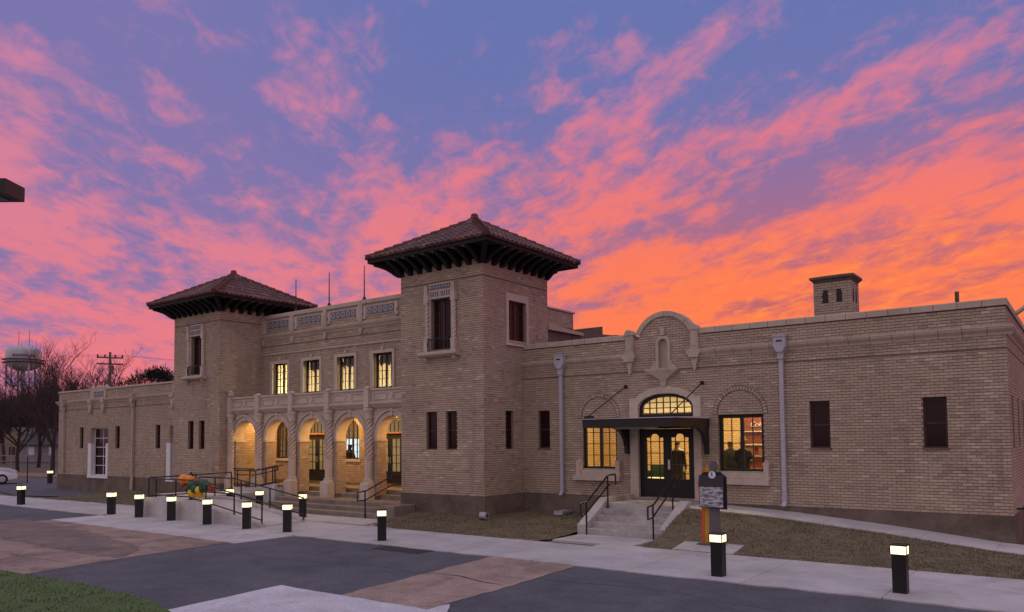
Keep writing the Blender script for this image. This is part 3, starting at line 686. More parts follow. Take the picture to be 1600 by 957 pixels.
# entablature and balustrade
ENT = [(0, 3.93), (.10, 3.93), (.12, 3.97), (.20, 4.03), (.24, 4.08), (.24, 4.13), (.12, 4.15), (.10, 4.15), (.10, 4.55), (.15, 4.57), (.17, 4.60), (.17, 4.65), (-.22, 4.66), (-.22, 3.93)]
blocks('entablature_stone', M_STONE2, xLr+.01, xTl-.01, 2.29/2, lambda a, b: MB().prism([(yG-p, z) for p, z in ENT], a, b, 'x'), gap=.006)
bx_ = [xLr+.13]+[-28.735+2.29*i for i in range(4)]
for i, x in enumerate(bx_):
    p = MB().box(x-.125, x+.125, yG-.27, yG-.05, 3.94, 4.66).build('balustrade_post', M_STONE2, BASE)
    MB().box(x-.15, x+.15, yG-.29, yG+.05, 4.64, 4.685).build('cap', M_STONE2, p)
    MB().lathe([(.12, 4.68), (.13, 4.70), (.09, 4.74), (.03, 4.76)] if i else [(.13, 4.71), (.15, 4.76), (.09, 4.82), (.12, 4.90), (.03, 4.98)], x, yG-.16, 12).build('finial', M_STONE2, p)
for c in acs:
    for s in (-1, 1):
        a, b = sorted((c+s*.17, c+s*.88))
        if b < xTl-.02: 
            f = MB()
            for q in ((a, b, 4.22, 4.25), (a, b, 4.47, 4.50), (a, a+.03, 4.25, 4.47), (b-.03, b, 4.25, 4.47)): f.box(q[0], q[1], yG-.14, yG-.099, q[2], q[3])
            f.build('balustrade_panel', M_STONE2, BASE)
    MB().rings([[(c+r*.8*math.cos(t), yG-d_, 4.36+r*math.sin(t)) for t in [2*math.pi*k/14 for k in range(14)]] for r, d_ in ((.16, .10), (.15, .125), (.10, .13), (.09, .11))]).build('cartouche', M_STONE2, BASE)
# porch ceiling, floor and doors/windows of the back wall
box('porch_ceiling', M_PLASTER, BASE, xLr+.01, xTl-.01, yG+.02, yP+.1, 3.94, 4.05)
box('porch_floor', M_CONCB, BASE, xLr+.02, xTl-.02, 20.88, yP, .30, .80)
box('porch_step', M_CONCB, BASE, xLr+.02, xTl-.02, 20.45, 20.879, .30, .625)
for c in pwin:
    w = MB(); n = 14; x0, x1, z0, sp, hw, rise = c-.52, c+.52, 1.90, 3.05, .52, .55
    y0, y1 = yP+.10, yP+.17
    def head(h, r): return [(c+h*math.cos(t), sp+r*math.sin(t)) for t in [math.pi*k/n for k in range(n+1)]]
    O, I = [(x1, z0)]+head(.52, .55)+[(x0, z0)], [(x1-.06, z0+.06)]+head(.46, .49)+[(x0+.06, z0+.06)]
    L_ = len(O)
    for k in range(L_):
        p0, p1, q0, q1 = O[k], O[(k+1) % L_], I[k], I[(k+1) % L_]
        w.quad((p0[0], y0, p0[1]), (p1[0], y0, p1[1]), (q1[0], y0, q1[1]), (q0[0], y0, q0[1]))
        w.quad((q0[0], y0, q0[1]), (q1[0], y0, q1[1]), (q1[0], y1, q1[1]), (q0[0], y1, q0[1]))
        w.quad((p0[0], yP, p0[1]), (p1[0], yP, p1[1]), (p1[0], y1, p1[1]), (p0[0], y1, p0[1]))
    w = w.build('arched_window', M_MAROON, BASE)
    MB().box(c-.035, c+.035, y0+.001, y1, z0+.05, 3.55).build('mullion', M_MAROON, w)
    for z in (2.2, 2.5, 2.8, 3.1, 3.38): MB().box(x0+.05, x1-.05, y0+.01, y1-.01, z-.012, z+.012).build('muntin', M_MAROON, w)
    for x in (c-.26, c+.26): MB().box(x-.012, x+.012, y0+.012, y1-.012, z0+.05, 3.48).build('muntin', M_MAROON, w)
    MB().quad(*[(x, y0+.035, z) for x, z in I]).build('pane', M_GLASS, w)
    box('sill', M_STONE2, w, c-.62, c+.62, yP-.06, yP+.1, 1.78, 1.899)
for c in pdoor:
    d = MB()
    for q in ((c-.80, c-.70, .80, 3.55), (c+.70, c+.80, .80, 3.55), (c-.70, c+.70, 2.90, 2.99), (c-.70, c+.70, 3.47, 3.55)): d.box(q[0], q[1], yP+.06, yP+.18, q[2], q[3])
    d = d.build('double_door', M_DARK, BASE)
    MB().box(c-.82, c+.82, yP-.03, yP+.055, 2.96, 3.03).build('transom_bar', mat('orange_trim', (.35, .14, .07), .6), d)
    for s in (-1, 1):
        a, b = sorted((c+s*.01, c+s*.70)); y = yP+.08
        lf = MB()
        for q in ((a, a+.11, .82, 2.90), (b-.11, b, .82, 2.90), (a+.11, b-.11, .82, 1.42), (a+.11, b-.11, 2.74, 2.90)): lf.box(q[0], q[1], y, y+.05, q[2], q[3])
        lf = lf.build('door_leaf', M_BLACK, d)
        lf.location.z += 0
        m = (a+b)/2; MB().box(m-.012, m+.012, y+.01, y+.04, 1.42, 2.74).build('muntin', M_BLACK, lf)
        for z in (1.75, 2.08, 2.41): MB().box(a+.11, b-.11, y+.011, y+.041, z-.012, z+.012).build('muntin', M_BLACK, lf)
        MB().quad((a+.11, y+.025, 1.42), (b-.11, y+.025, 1.42), (b-.11, y+.025, 2.74), (a+.11, y+.025, 2.74)).build('pane', M_GLASS, lf)
        MB().box(c+s*.05-.02, c+s*.05+.02, y-.02, y-.001, 1.75, 2.0).build('handle', mat('brass', (.6, .5, .3), .3, metal=.9), lf)
        MB().lathe([(.025, 0), (.03, .03), (.0, .05)], 0, 0, 8)
    for i in range(6):
        a = c-.70+1.4*i/6; MB().quad((a+.012, yP+.12, 2.99), (a+1.4/6-.012, yP+.12, 2.99), (a+1.4/6-.012, yP+.12, 3.47), (a+.012, yP+.12, 3.47)).build('pane', M_GLASS, d)
        if i: MB().box(a-.012, a+.012, yP+.10, yP+.14, 2.99, 3.47).build('muntin', M_DARK, d)
# porch lanterns under the ceiling
for c in acs:
    l = MB().lathe([(.10, 3.86), (.12, 3.90), (.12, 3.94)], c, 21.35, 12).build('porch_lamp', M_DARK, BASE)
    MB().lathe([(.04, 3.80), (.085, 3.82), (.09, 3.86)], c, 21.35, 12).build('diffuser', M_LIT, l)
    point_light('porch_light', (c, 21.35, 3.70), 92, (1, .56, .155), .08, l)

# ------------------------------------------------------------ tower roofs
tileo = {'n': 0}
def tower_roof(x0, x1, objs):
    y0, y1 = yF, yTb; o = .84; ze = 9.14; za = 10.62
    cx, cy = (x0+x1)/2, (y0+y1)/2; X0, X1, Y0, Y1 = x0-o, x1+o, y0-o, y1+o
    roof = MB()
    C = [(X0, Y0), (X1, Y0), (X1, Y1), (X0, Y1)]
    for i in range(4): roof.quad((*C[i], ze), (*C[(i+1) % 4], ze), (cx, cy, za))
    roof = roof.build('tower_roof', M_TILE, BASE)
    sof = MB(); sof.box(X0+.05, X1-.05, Y0+.05, Y1-.05, ze-.10, ze-.05); sof.build('soffit', M_SOFFIT, roof)
    fs = MB()
    for q in ((X0, X1, Y0, Y0+.045), (X0, X1, Y1-.045, Y1), (X0, X0+.045, Y0+.045, Y1-.045), (X1-.045, X1, Y0+.045, Y1-.045)): fs.box(*q, ze-.14, ze-.01)
    fs.build('fascia', M_EAVE, roof)
    # tiles: rows of half barrels on each face
    tile_pitch, tile_len = .245, .46
    nv = 6
    stuff = MB(); share = {}
    for side in range(4):
        a, b = Vector((*C[side], ze)), Vector((*C[(side+1) % 4], ze)); ap = Vector((cx, cy, za))
        mid = (a+b)/2; e = (b-a).normalized(); up = (ap-mid); H = up.length; up.normalize(); nn = e.cross(up); half = (b-a).length/2
        if nn.z < 0: nn = -nn
        nrow = int(H/tile_len)+1
        for r in range(nrow):
            t0, t1 = r*tile_len-.05, min((r+1)*tile_len+.02, H)
            ncol = int(half/tile_pitch)+1
            for q in range(-ncol, ncol+1):
                u = q*tile_pitch; lim = half*(1-max(0, t0)/H)
                if abs(u) > lim-.02: continue
                tt1 = min(t1, H*(1-abs(u)/half)+.03); full = abs(tt1-(t0+tile_len+.07)) < .03
                if tt1-t0 < .06: continue
                def P(w, rr, t, lift): 
                    return mid+e*(u+rr*math.cos(w))+up*t+nn*(rr*math.sin(w)*1.05+lift)
                r1, r2 = .100, .092
                if objs and full and side in (0, 1) and tileo['n'] < 300:
                    key = side
                    if key not in share:
                        m = MB(); base = mid+up*t0+e*u
                        m.rings([[P(math.pi*k/nv, r1, t0, .022)-base for k in range(nv+1)], [P(math.pi*k/nv, r2, tt1, .006)-base for k in range(nv+1)]])
                        me = bpy.data.meshes.new('roof_tile'); me.from_pydata(m.v, [], m.f); me.materials.append(M_TILEO); share[key] = me
                    place('roof_tile', share[key], mid+up*t0+e*u, roof); tileo['n'] += 1
                else:
                    stuff.rings([[P(math.pi*k/nv, r1, t0, .022) for k in range(nv+1)], [P(math.pi*k/nv, r2, tt1, .006) for k in range(nv+1)]])
        # hip ridge
        hv = (ap-a); hl_ = hv.length; hv.normalize(); L_ = 0; m = MB()
        sd = Vector((0, 0, 1)).cross(hv).normalized(); hn = hv.cross(sd)
        if hn.z < 0: hn = -hn
        while L_ < hl_-.1:
            L2 = min(L_+.40, hl_)
            m.rings([[a+hv*t+(sd*math.cos(w)*rr+hn*(math.sin(w)*rr+lift)) for w in [math.pi*k/6 for k in range(7)]] for t, rr, lift in ((L_-.03, .135, .07), (L2, .115, .045))]); L_ += .36
        m.build('hip_tiles', M_TILE, roof)
    s = stuff.build('barrel_tiles', M_TILES, roof); s['kind'] = 'stuff'
    per = nv+1+2; tv = []
    for q in range(len(stuff.f)//per): tv += [min(1, max(0, random.gauss(.5, .25)))]*per
    at = s.data.attributes.new('tint', 'FLOAT', 'FACE'); at.data.foreach_set('value', tv)
    MB().lathe([(.55, za-.16), (.36, za-.03), (.22, za+.08), (.14, za+.20), (.13, za+.27), (.09, za+.31), (.02, za+.32)], cx, cy, 14).build('finial', M_TILE, roof)
    # curved brackets
    nb = 8
    prof = [(0, 8.52), (.09, 8.53), (.19, 8.60), (.29, 8.70), (.42, 8.80), (.60, 8.88), (.72, 8.92), (.74, 9.03), (0, 9.03)]
    for i in range(nb+1):
        t = i/nb
        xx = x0+.08+(x1-x0-.16)*t; yy = y0+.08+(y1-y0-.16)*t
        MB().prism([(y0-p-.009, z) for p, z in prof], xx-.078, xx+.078, 'x').build('eave_bracket', M_EAVE, roof)
        MB().prism([(x1+p+.009, z) for p, z in prof], yy-.078, yy+.078, 'y').build('eave_bracket', M_EAVE, roof)
        if i % 2 == 0:
            MB().prism([(x0-p-.009, z) for p, z in prof], yy-.078, yy+.078, 'y').build('eave_bracket', M_EAVE, roof)
            MB().prism([(y1+p+.009, z) for p, z in prof], xx-.078, xx+.078, 'x').build('eave_bracket', M_EAVE, roof)
    for sx, ex in ((-1, x0), (1, x1)):
        ey = y0
        d = Vector((sx, -1, 0)).normalized(); s2 = Vector((d.y, -d.x, 0))*.08
        MB().rings([[Vector((ex, ey, z))+d*(p*1.35)+s2 for p, z in prof], [Vector((ex, ey, z))+d*(p*1.35)-s2 for p, z in prof]]).build('eave_bracket', M_EAVE, roof)
    for i in range(nb):           # light soffit panels between the brackets
        t = (i+.5)/nb; xx = x0+.08+(x1-x0-.16)*t; yy = y0+.08+(y1-y0-.16)*t
        box('soffit_panel', mat('soffit_panel', (.30, .27, .28), .7), roof, xx-.12, xx+.12, y0-.70, y0-.45, ze-.116, ze-.111)
        box('soffit_panel', mat('soffit_panel', (.30, .27, .28), .7), roof, x1+.45, x1+.70, yy-.12, yy+.12, ze-.116, ze-.111)
    box('wall_plate', M_EAVE, roof, x0-.03, x1+.03, y0-.03, y1+.03, tz, ze-.12)
tower_roof(xTl, xT, True); tower_roof(xLl, xLr, False)

# ------------------------------------------------------------ entrance: stone surround, doors, fanlight, flank windows
def ring_stones(cx, hw, sp, rise, th, n, y0, y1, name, m, parent):
    for q in range(n):
        t0, t1 = math.pi-math.pi*q/n, math.pi-math.pi*(q+1)/n; K = 5; g = .003
        P = [(cx+hw*math.cos(t), sp+rise*math.sin(t)) for t in [t0-g+(t1-t0+2*g)*k/K for k in range(K+1)]]
        Q = [(cx+(hw+th)*math.cos(t), sp+(rise+th)*math.sin(t)) for t in [t1+g+(t0-t1-2*g)*k/K for k in range(K+1)]]
        MB().prism(P+Q, y0, y1, 'y').build(name, m, parent)
ent = MB()
dc = (door[0]+door[1])/2; dhw = (door[1]-door[0])/2
for s, (a, b) in ((-1, (-11.71, door[0])), (1, (door[1], -9.32))):
    zs = [.80, 1.45, 2.1, 2.75, 3.40, 3.62]
    for i in range(5): MB().box(a, b, yW-.05, yW+.16, zs[i]+.003, zs[i+1]-.003).build('jamb_stone', M_STONE2, BASE)
    MB().prism([(a, 3.625), (b, 3.625), (b, 3.70), (b+(.02 if s < 0 else 0), 3.95), (a, 3.95)] if s < 0 else [(a, 3.625), (b, 3.625), (b, 3.95), (a-.02, 3.95), (a, 3.70)], yW-.045, yW-.005, 'y').build('jamb_stone', M_STONE2, BASE)
ring_stones(dc, dhw, 3.62, 4.07-3.62, .21, 7, yW-.05, yW+.16, 'arch_stone', M_STONE2, BASE)
# fanlight
fan = MB(); n = 18
O = [(dc+dhw*math.cos(t), 3.62+.45*math.sin(t)) for t in [math.pi*k/n for k in range(n+1)]]
I = [(dc+(dhw-.12)*math.cos(t), 3.62+.34*math.sin(t)) for t in [math.pi*k/n for k in range(n+1)]]
O = [(door[1], 3.36)]+O+[(door[0], 3.36)]; I = [(door[1]-.12, 3.44)]+I+[(door[0]+.12, 3.44)]
for k in range(len(O)):
    p0, p1, q0, q1 = O[k], O[(k+1) % len(O)], I[k], I[(k+1) % len(O)]
    fan.quad((p0[0], yW+.09, p0[1]), (p1[0], yW+.09, p1[1]), (q1[0], yW+.09, q1[1]), (q0[0], yW+.09, q0[1]))
    fan.quad((q0[0], yW+.09, q0[1]), (q1[0], yW+.09, q1[1]), (q1[0], yW+.16, q1[1]), (q0[0], yW+.16, q0[1]))
fan = fan.build('fanlight', M_DARK, BASE)
for i in range(1, 8):
    x = door[0]+.12+(door[1]-door[0]-.24)*i/7
    if i == 7: continue
    t = (x-dc)/(dhw-.12); MB().box(x-.014, x+.014, yW+.10, yW+.14, 3.44, 3.62+.34*math.sqrt(max(0, 1-t*t))).build('muntin', M_DARK, fan)
for z in (3.62, 3.79):
    h = (dhw-.12)*(1 if z <= 3.62 else math.sqrt(1-((z-3.62)/.34)**2)); MB().box(dc-h, dc+h, yW+.102, yW+.142, z-.014, z+.014).build('muntin', M_DARK, fan)
MB().quad(*[(x, yW+.12, z) for x, z in I]).build('pane', M_GLASS, fan)
# doors
dd = MB()
for q in ((door[0], door[0]+.10, .85, 3.36), (door[1]-.10, door[1], .85, 3.36), (door[0]+.10, door[1]-.10, 2.98, 3.36)): dd.box(q[0], q[1], yW+.07, yW+.20, q[2], q[3])
dd = dd.build('entrance_door', M_BLACK, BASE)
for s in (-1, 1):
    a, b = sorted((dc+s*.006, dc+s*(dhw-.10))); y = yW+.09
    lf = MB(); ga, gb = (a+b)/2-.285, (a+b)/2+.285; gz0, gz1 = 1.43, 2.70
    for q in ((a, ga, .865, 2.975), (gb, b, .865, 2.975), (ga, gb, .865, gz0), (ga, gb, 2.83, 2.975)): lf.box(q[0], q[1], y, y+.05, q[2], q[3])
    gc = (ga+gb)/2
    for sg in (-1, 1):      # shouldered head of the glazing
        A = [(gc+sg*.14*math.cos(t), 2.70+.12*math.sin(t)) for t in [math.pi/2*k/6 for k in range(7)]]
        lf.prism([(gc+sg*.285, 2.70)]+A+[(gc, 2.83), (gc+sg*.285, 2.83)], y, y+.05, 'y')
    lf = lf.build('door_leaf', M_BLACK, dd)
    for x in (gc-.15, gc+.15): MB().box(x-.011, x+.011, y+.008, y+.042, gz0, 2.70).build('muntin', M_BLACK, lf)
    for z in (1.60, 1.85, 2.22, 2.58): MB().box(ga, gb, y+.01, y+.04, z-.011, z+.011).build('muntin', M_BLACK, lf)
    MB().quad((ga, y+.025, gz0), (gb, y+.025, gz0), (gb, y+.025, 2.70), (gc+.14, y+.025, 2.70), (gc+.10, y+.025, 2.785), (gc, y+.025, 2.82), (gc-.10, y+.025, 2.785), (gc-.14, y+.025, 2.70), (ga, y+.025, 2.70)).build('pane', M_GLASS, lf)
    if s > 0: MB().box(a+.02, a+.09, y-.03, y-.001, 1.72, 2.02).build('handle', mat('door_hardware', (.55, .53, .55), .3, metal=.8), lf)
    MB().box(ga, gb, y-.012, y-.001, 1.0, 1.28).build('panel', M_BLACK, lf)
box('threshold', M_CONC2, dd, door[0], door[1], yW-.04, yW+.25, .80, .855)
# flank windows with blind arches and sill pieces
for (a, b, z0, z1) in (winL, winR):
    w = window(a, b, z0, z1, yW, 2, 4, M_GLASS, M_DARK, .10, True, 'casement_window', mt=.02, dep=.12, mid=.05)
    c = (a+b)/2; N = 26; r0 = (b-a)/2+.02
    MB().prism(arc(c, z1+.02, r0, 0, math.pi, N)+arc(c, z1+.02, r0-.03, math.pi, 0, N), yW-.0135, yW-.001, 'y').build('arch_joint_and_shadow', M_MORTAR, w)  # dark strip painted in as the shadow line inside the blind arch
    MB().prism(arc(c, z1+.02, r0, 0, math.pi, N)+arc(c, z1+.02, r0+.125, math.pi, 0, N), yW-.0125, yW-.001, 'y').build('arch_joint_and_shadow', M_MORTAR, w)
    for i in range(N):
        t0, t1 = math.pi*i/N+.016, math.pi*(i+1)/N-.016
        MB().prism(arc(c, z1+.02, r0, t0, t1, 1)+arc(c, z1+.02, r0+.105, t1, t0, 1), yW-.03, yW-.001, 'y').build('brick', M_BRICKO, w)
    MB().box(a-.03, b+.03, yW-.10, yW+.1, z0-.175, z0-.004).build('apron_stone', M_STONE2, w)
    MB().box(a-.26, b+.16, yW-.20, yW-.004, z0-.345, z0-.178).build('sill', M_STONE2, w)
    for e, s in ((a, -1), (b, 1)):
        x = e+s*.085; MB().rings([[(x-h_, yW-.16, z), (x+h_, yW-.16, z), (x+h_, yW-.004, z), (x-h_, yW-.004, z)] for h_, z in ((.10, z0-.178), (.085, z0-.12), (.07, z0), (.075, z0+.20), (.09, z0+.23), (.09, z0+.27), (.04, z0+.31))]).build('sill_post', M_STONE2, w)
    box('inner_ledge', mat('metal_flashing', (.34, .36, .36), .35, metal=.3), w, a+.02, b-.02, yW-.02, yW+.115, z0+.001, z0+.03)
# canopy
cx0, cx1, cy0, cz0, cz1 = -11.98, -9.06, 19.45, 3.01, 3.255
can = MB()
for q in ((cx0, cx1, cy0, cy0+.06), (cx0, cx0+.06, cy0+.06, yW-.01), (cx1-.06, cx1, cy0+.06, yW-.01)): can.box(*q, cz0, cz1)
can.box(cx0+.06, cx1-.06, cy0+.06, yW-.01, cz0+.03, cz0+.07)
can = can.build('canopy', M_DARK, BASE)
MB().rings([[(cx0-.02, cy0-.02, z), (cx1+.02, cy0-.02, z), (cx1+.02, yW-.01, z+d_), (cx0-.02, yW-.01, z+d_)] for z, d_ in ((cz1+.002, 0), (cz1+.02, .05))]).build('deck', M_CANTOP, can)
MB().box(-11.4, -10.1, cy0+.9, cy0+1.15, cz0-.04, cz0+.029).build('soffit_lamp', mat('soffit_lamp', (.55, .52, .47), .5), can)
for x in (-11.80, -9.15):
    pr = [(yW-.01, 2.20), (yW-.12, 2.20), (yW-.14, 2.45), (yW-.22, 2.65), (yW-.40, 2.84), (yW-.70, 2.96), (yW-.95, 3.02), (yW-.01, 3.02)]
    MB().prism(pr, x-.065, x+.065, 'x').build('bracket', M_DARK, can)
for xw, xc in ((-11.83, -11.84), (-9.26, -9.22)):
    r = MB().tube([(xw, yW-.04, 4.33), (xc, cy0+.12, 3.36)], .017, 8).build('tie_rod', M_BLACK, can)
    MB().lathe([(.06, 0), (.06, .05)], 0, 0, 10)
    MB().box(xw-.05, xw+.05, yW-.07, yW-.008, 4.28, 4.38).build('anchor', M_BLACK, r)
    MB().box(xc-.12, xc+.12, cy0+.06, cy0+.22, cz1+.02, cz1+.10).build('anchor', M_BLACK, r)
# downspouts
def downspout(x, y, ztop, zbot, w=.33, pw=.055, M_DOWN=M_DOWN):
    h = MB().prism([(x-w/2, ztop), (x-w/2, ztop-.28), (x-w/4.2, ztop-.43), (x+w/4.2, ztop-.43), (x+w/2, ztop-.28), (x+w/2, ztop)], y-.26, y-.05, 'y').build('downspout', M_DOWN, BASE)
    MB().box(x-w/2-.02, x+w/2+.02, y-.28, y-.03, ztop, ztop+.05).build('rim', M_DOWN, h)
    MB().box(x-.08, x+.08, y-.272, y-.261, ztop-.14, ztop-.10).build('slot', M_BLACK, h)
    MB().box(x-.08, x+.08, y-.20, y-.06, ztop-.62, ztop-.431).build('neck', M_DOWN, h)
    MB().box(x-pw, x+pw, y-.16, y-.06, zbot+.10, ztop-.621).build('pipe', M_DOWN, h)
    MB().rings([[(x-pw, y-.16+o, z), (x+pw, y-.16+o, z), (x+pw, y-.06+o, z+d_), (x-pw, y-.06+o, z+d_)] for o, z, d_ in ((0, zbot+.10, 0), (-.10, zbot-.02, 0))]).build('shoe', M_DOWN, h)
    for z in (zbot+.2, zbot+.5, (zbot+ztop)/2+.6, ztop-1.2): MB().box(x-pw-.07, x+pw+.07, y-.04, y-.01, z-.012, z+.012).build('strap', M_DOWN, h)
downspout(-6.88, yW, 5.49, .80); downspout(-14.24, yW, 5.47, .84); downspout(-40.85, yL, 5.23, .95, .26, .045, M_STONE); downspout(-49.0, yL, 5.23, .95, .26, .04, M_STONE)
MB().tube([(-40.80, yL-.12, .96), (-40.8, yL-.16, .6), (-40.8, yL-.16, .05)], .08, 10).build('drain_boot', M_STONE, BASE)
# left wing: white framed windows, plaque, brackets
for k, (a, b) in enumerate(lwins):
    w = window(a, b, .84, 3.51, yL, 2, 5, M_DGLASS, M_WHITE, .05, False, 'glazed_opening', mt=.035, dep=.22)
    for e, s in ((a, -1), (b, 1)):
        p0, p1 = sorted((e-s*.16, e+s*(.22 if s < 0 else .08))); MB().box(p0, p1, yL-.06, yL+.20, .86, 2.65).build('jamb_panel', M_WHITE, w)
    MB().box(a-.24, b+.10, yL-.08, yL+.21, .70, .855).build('sill', M_WHITE, w)
pl = MB().box(-45.80, -44.0, yL-.06, yL+.2, 5.20, 5.74).build('plaque', M_STONE, BASE)
MB().box(-45.42, -44.26, yL-.075, yL-.061, 5.27, 5.58).build('tile_panel', M_BTILE, pl)
for j in range(4):
    c = -45.27+.287*j; MB().prism([(c-.08, 5.42), (c, 5.33), (c+.08, 5.42), (c, 5.52)], yL-.085, yL-.076, 'y').build('tile', M_WTILE, pl)
for x, w_ in ((-45.7, .2), (-45.2, .12), (-44.85, .16), (-44.5, .12), (-44.1, .2)): MB().lathe([(w_*.7, 5.74), (w_*.8, 5.80), (w_*.4, 5.90), (.02, 5.97)], x, yL+.05, 8).build('finial', M_STONE, pl)
for x in (-45.70, -44.2, -36.95):
    MB().prism([(x-.2, 4.93), (x+.2, 4.93), (x+.17, 4.70), (x+.12, 4.58), (x+.06, 4.40), (x, 4.32), (x-.06, 4.40), (x-.12, 4.58), (x-.17, 4.70)], yL-.15, yL-.004, 'y').build('bracket', M_STONE, BASE)
    MB().box(x-.2, x+.2, yL-.20, yL-.004, 4.935, 5.19).build('bracket_block', M_STONE, BASE)
MB().box(-37.05, -36.75, yL-.07, yL-.004, 5.19, 5.66).build('parapet_post', M_STONE, BASE)
# chimney
ch = brick_wall('chimney_wall', (-6.50, 23.8), (1, 0), (0, -1), 1.05, 5.3, 7.26, [Op(.25, .41, 6.62, 7.0, 6.92), Op(.64, .80, 6.62, 7.0, 6.92)])
brick_wall('chimney_wall', (-5.45, 23.8), (0, 1), (1, 0), .9, 5.3, 7.26, [Op(.15, .30, 6.62, 7.0, 6.92), Op(.5, .65, 6.62, 7.0, 6.92)])
brick_wall('chimney_wall', (-6.50, 23.8), (0, 1), (-1, 0), .9, 5.3, 7.26)
box('chimney_flue', M_BLACK, BASE, -6.485, -5.465, 23.815, 24.7, 5.35, 7.25)
MB().rings([[(-6.5-o, 23.8-o, z), (-5.45+o, 23.8-o, z), (-5.45+o, 24.7+o, z), (-6.5-o, 24.7+o, z)] for o, z in ((.01, 7.26), (.03, 7.30), (.10, 7.36), (.10, 7.42), (-.25, 7.50))]).build('chimney_cap', M_PLINTH, BASE)
MB().tube([(-2.67, 22.9, 5.3), (-2.67, 22.9, 6.42)], .05, 10).build('vent_pipe', M_PLINTH, BASE)
sc_ = MB().tube([(xR+.05, 24.4, 5.9), (xR+.3, 24.4, 6.08)], .06, 8).build('scupper', M_STONE, BASE)
MB().tube([(xR+.03, 22.4, .90), (xR+.20, 22.4, .92), (xR+.30, 22.3, .75), (xR+.34, 22.3, .2)], .025, 8).build('conduit', M_BLACK, BASE)

# ------------------------------------------------------------ rooms behind the lit windows
def room(x0, x1, y0, y1, z0, z1, wallm, name):
    r = MB().quad((x0, y1, z0), (x1, y1, z0), (x1, y1, z1), (x0, y1, z1)).quad((x0, y0, z0), (x0, y1, z0), (x0, y1, z1), (x0, y0, z1)).quad((x1, y0, z0), (x1, y1, z0), (x1, y1, z1), (x1, y0, z1)).build(name, wallm, BASE)
    MB().quad((x0, y0, z1), (x1, y0, z1), (x1, y1, z1), (x0, y1, z1)).build('ceiling', M_CEIL, r)
    MB().quad((x0, y0, z0), (x1, y0, z0), (x1, y1, z0), (x0, y1, z0)).build('room_floor', M_WFLOOR, r)
    return r
lob = room(-15.4, -6.3, yW+.13, 26.6, .86, 4.62, M_IBRICK, 'lobby_wall')
box('frieze', M_CEIL, lob, -15.39, -6.31, 26.52, 26.58, 3.62, 4.61)
for x in (-13.2, -10.5, -8.0):
    l = box('ceiling_lamp', M_LIT, lob, x-.5, x+.5, 24.0, 24.3, 4.55, 4.61)
    area_light('lobby_light', (x, 24.15, 4.52), 135, (1, .76, .38), 1.0, .3, l)
hall = room(xLr+.3, xTl-.3, yP+.19, 26.5, .80, 4.0, M_PLASTER, 'waiting_room_wall')
for x in (-28.5, -23.5):
    l = box('ceiling_lamp', M_LIT, hall, x-.4, x+.4, 24.5, 24.8, 3.9, 3.97)
    area_light('waiting_light', (x, 24.6, 3.86), 26, (1, .70, .36), .8, .3, l)
scr = box('display_screen', emis('screen', (.55, .85, 1.0), 1.3), hall, -28.4, -26.2, 23.7, 23.76, 1.72, 2.75)
upr = room(xLr+.2, xTl-.2, yC+.25, 25.6, 4.5, 7.0, M_PLASTER, 'upper_room_wall')
for x in (-29.4, -26.6, -23.8, -21.2):
    l = MB().lathe([(.02, 6.9), (.02, 6.35), (.16, 6.30), (.20, 6.15), (.02, 6.05)], x-1.2, 23.9, 12).build('pendant_lamp', M_DARK, upr)
    point_light('upper_light', (x, 23.2, 5.0), 150, (1, .83, .52), .15, l)
for i in range(5):
    box('ceiling_beam', M_MAROON, upr, xLr+.3, xTl-.3, 22.6+.6*i, 22.75+.6*i, 6.72, 6.99)

# ------------------------------------------------------------ ground
def sheet(name, m, poly, z):
    mb = MB(); mb.quad(*[(x, y, z) for x, y in poly]); return mb.build(name, m, None, (sum(p[0] for p in poly)/len(poly), sum(p[1] for p in poly)/len(poly), z))
def ragged(pts, amp=.05, step=.25):
    out = []
    for i in range(len(pts)):
        a, b = Vector(pts[i]), Vector(pts[(i+1) % len(pts)]); n = max(1, int((b-a).length/step)); n = min(n, 120)
        for k in range(n):
            p = a.lerp(b, k/n); out.append((p.x+random.uniform(-amp, amp), p.y+random.uniform(-amp, amp)))
    return out
M_GROUND = mat('winter_ground', (.15, .12, .085), .95, .3, .25, fine=3, fc=.25, c2=(.09, .09, .055))
M_ASPH = mat('asphalt', (.120, .118, .138), .9, .2, .35, fine=55, fc=.42, bump=.2, c2=(.092, .090, .106), stain=.22)
M_ASPHD = mat('asphalt_patch', (.042, .040, .046), .9, .2, 2, fine=40)
M_ASPHO = mat('asphalt_old', (.14, .115, .118), .92, .25, 1.6, fine=35, fc=.35, c2=(.25, .18, .15), stain=.2)
M_TAN = mat('old_brown_concrete', (.37, .265, .215), .9, .25, .7, fine=30, fc=.3, c2=(.24, .175, .155), stain=.35)
M_TANB = mat('clay_stained_concrete', (.40, .29, .235), .9, .25, .7, fine=30, fc=.22, c2=(.30, .22, .19), stain=.3)
M_WALK = mat('walk_concrete', (.52, .495, .51), .88, .12, .6, fine=30, fc=.12, c2=(.43, .40, .39), stain=.17)
M_WALKN = mat('new_concrete', (.56, .545, .58), .88, .10, .7, fine=20, stain=.16)
M_DRY = mat('dormant_grass', (.195, .155, .098), .95, .3, 1.1, fine=40, fc=.3, c2=(.15, .125, .08), stain=.3)
M_GREEN = mat('rye_grass', (.105, .155, .05), .9, .3, .8, fine=30, fc=.3, c2=(.07, .115, .036))
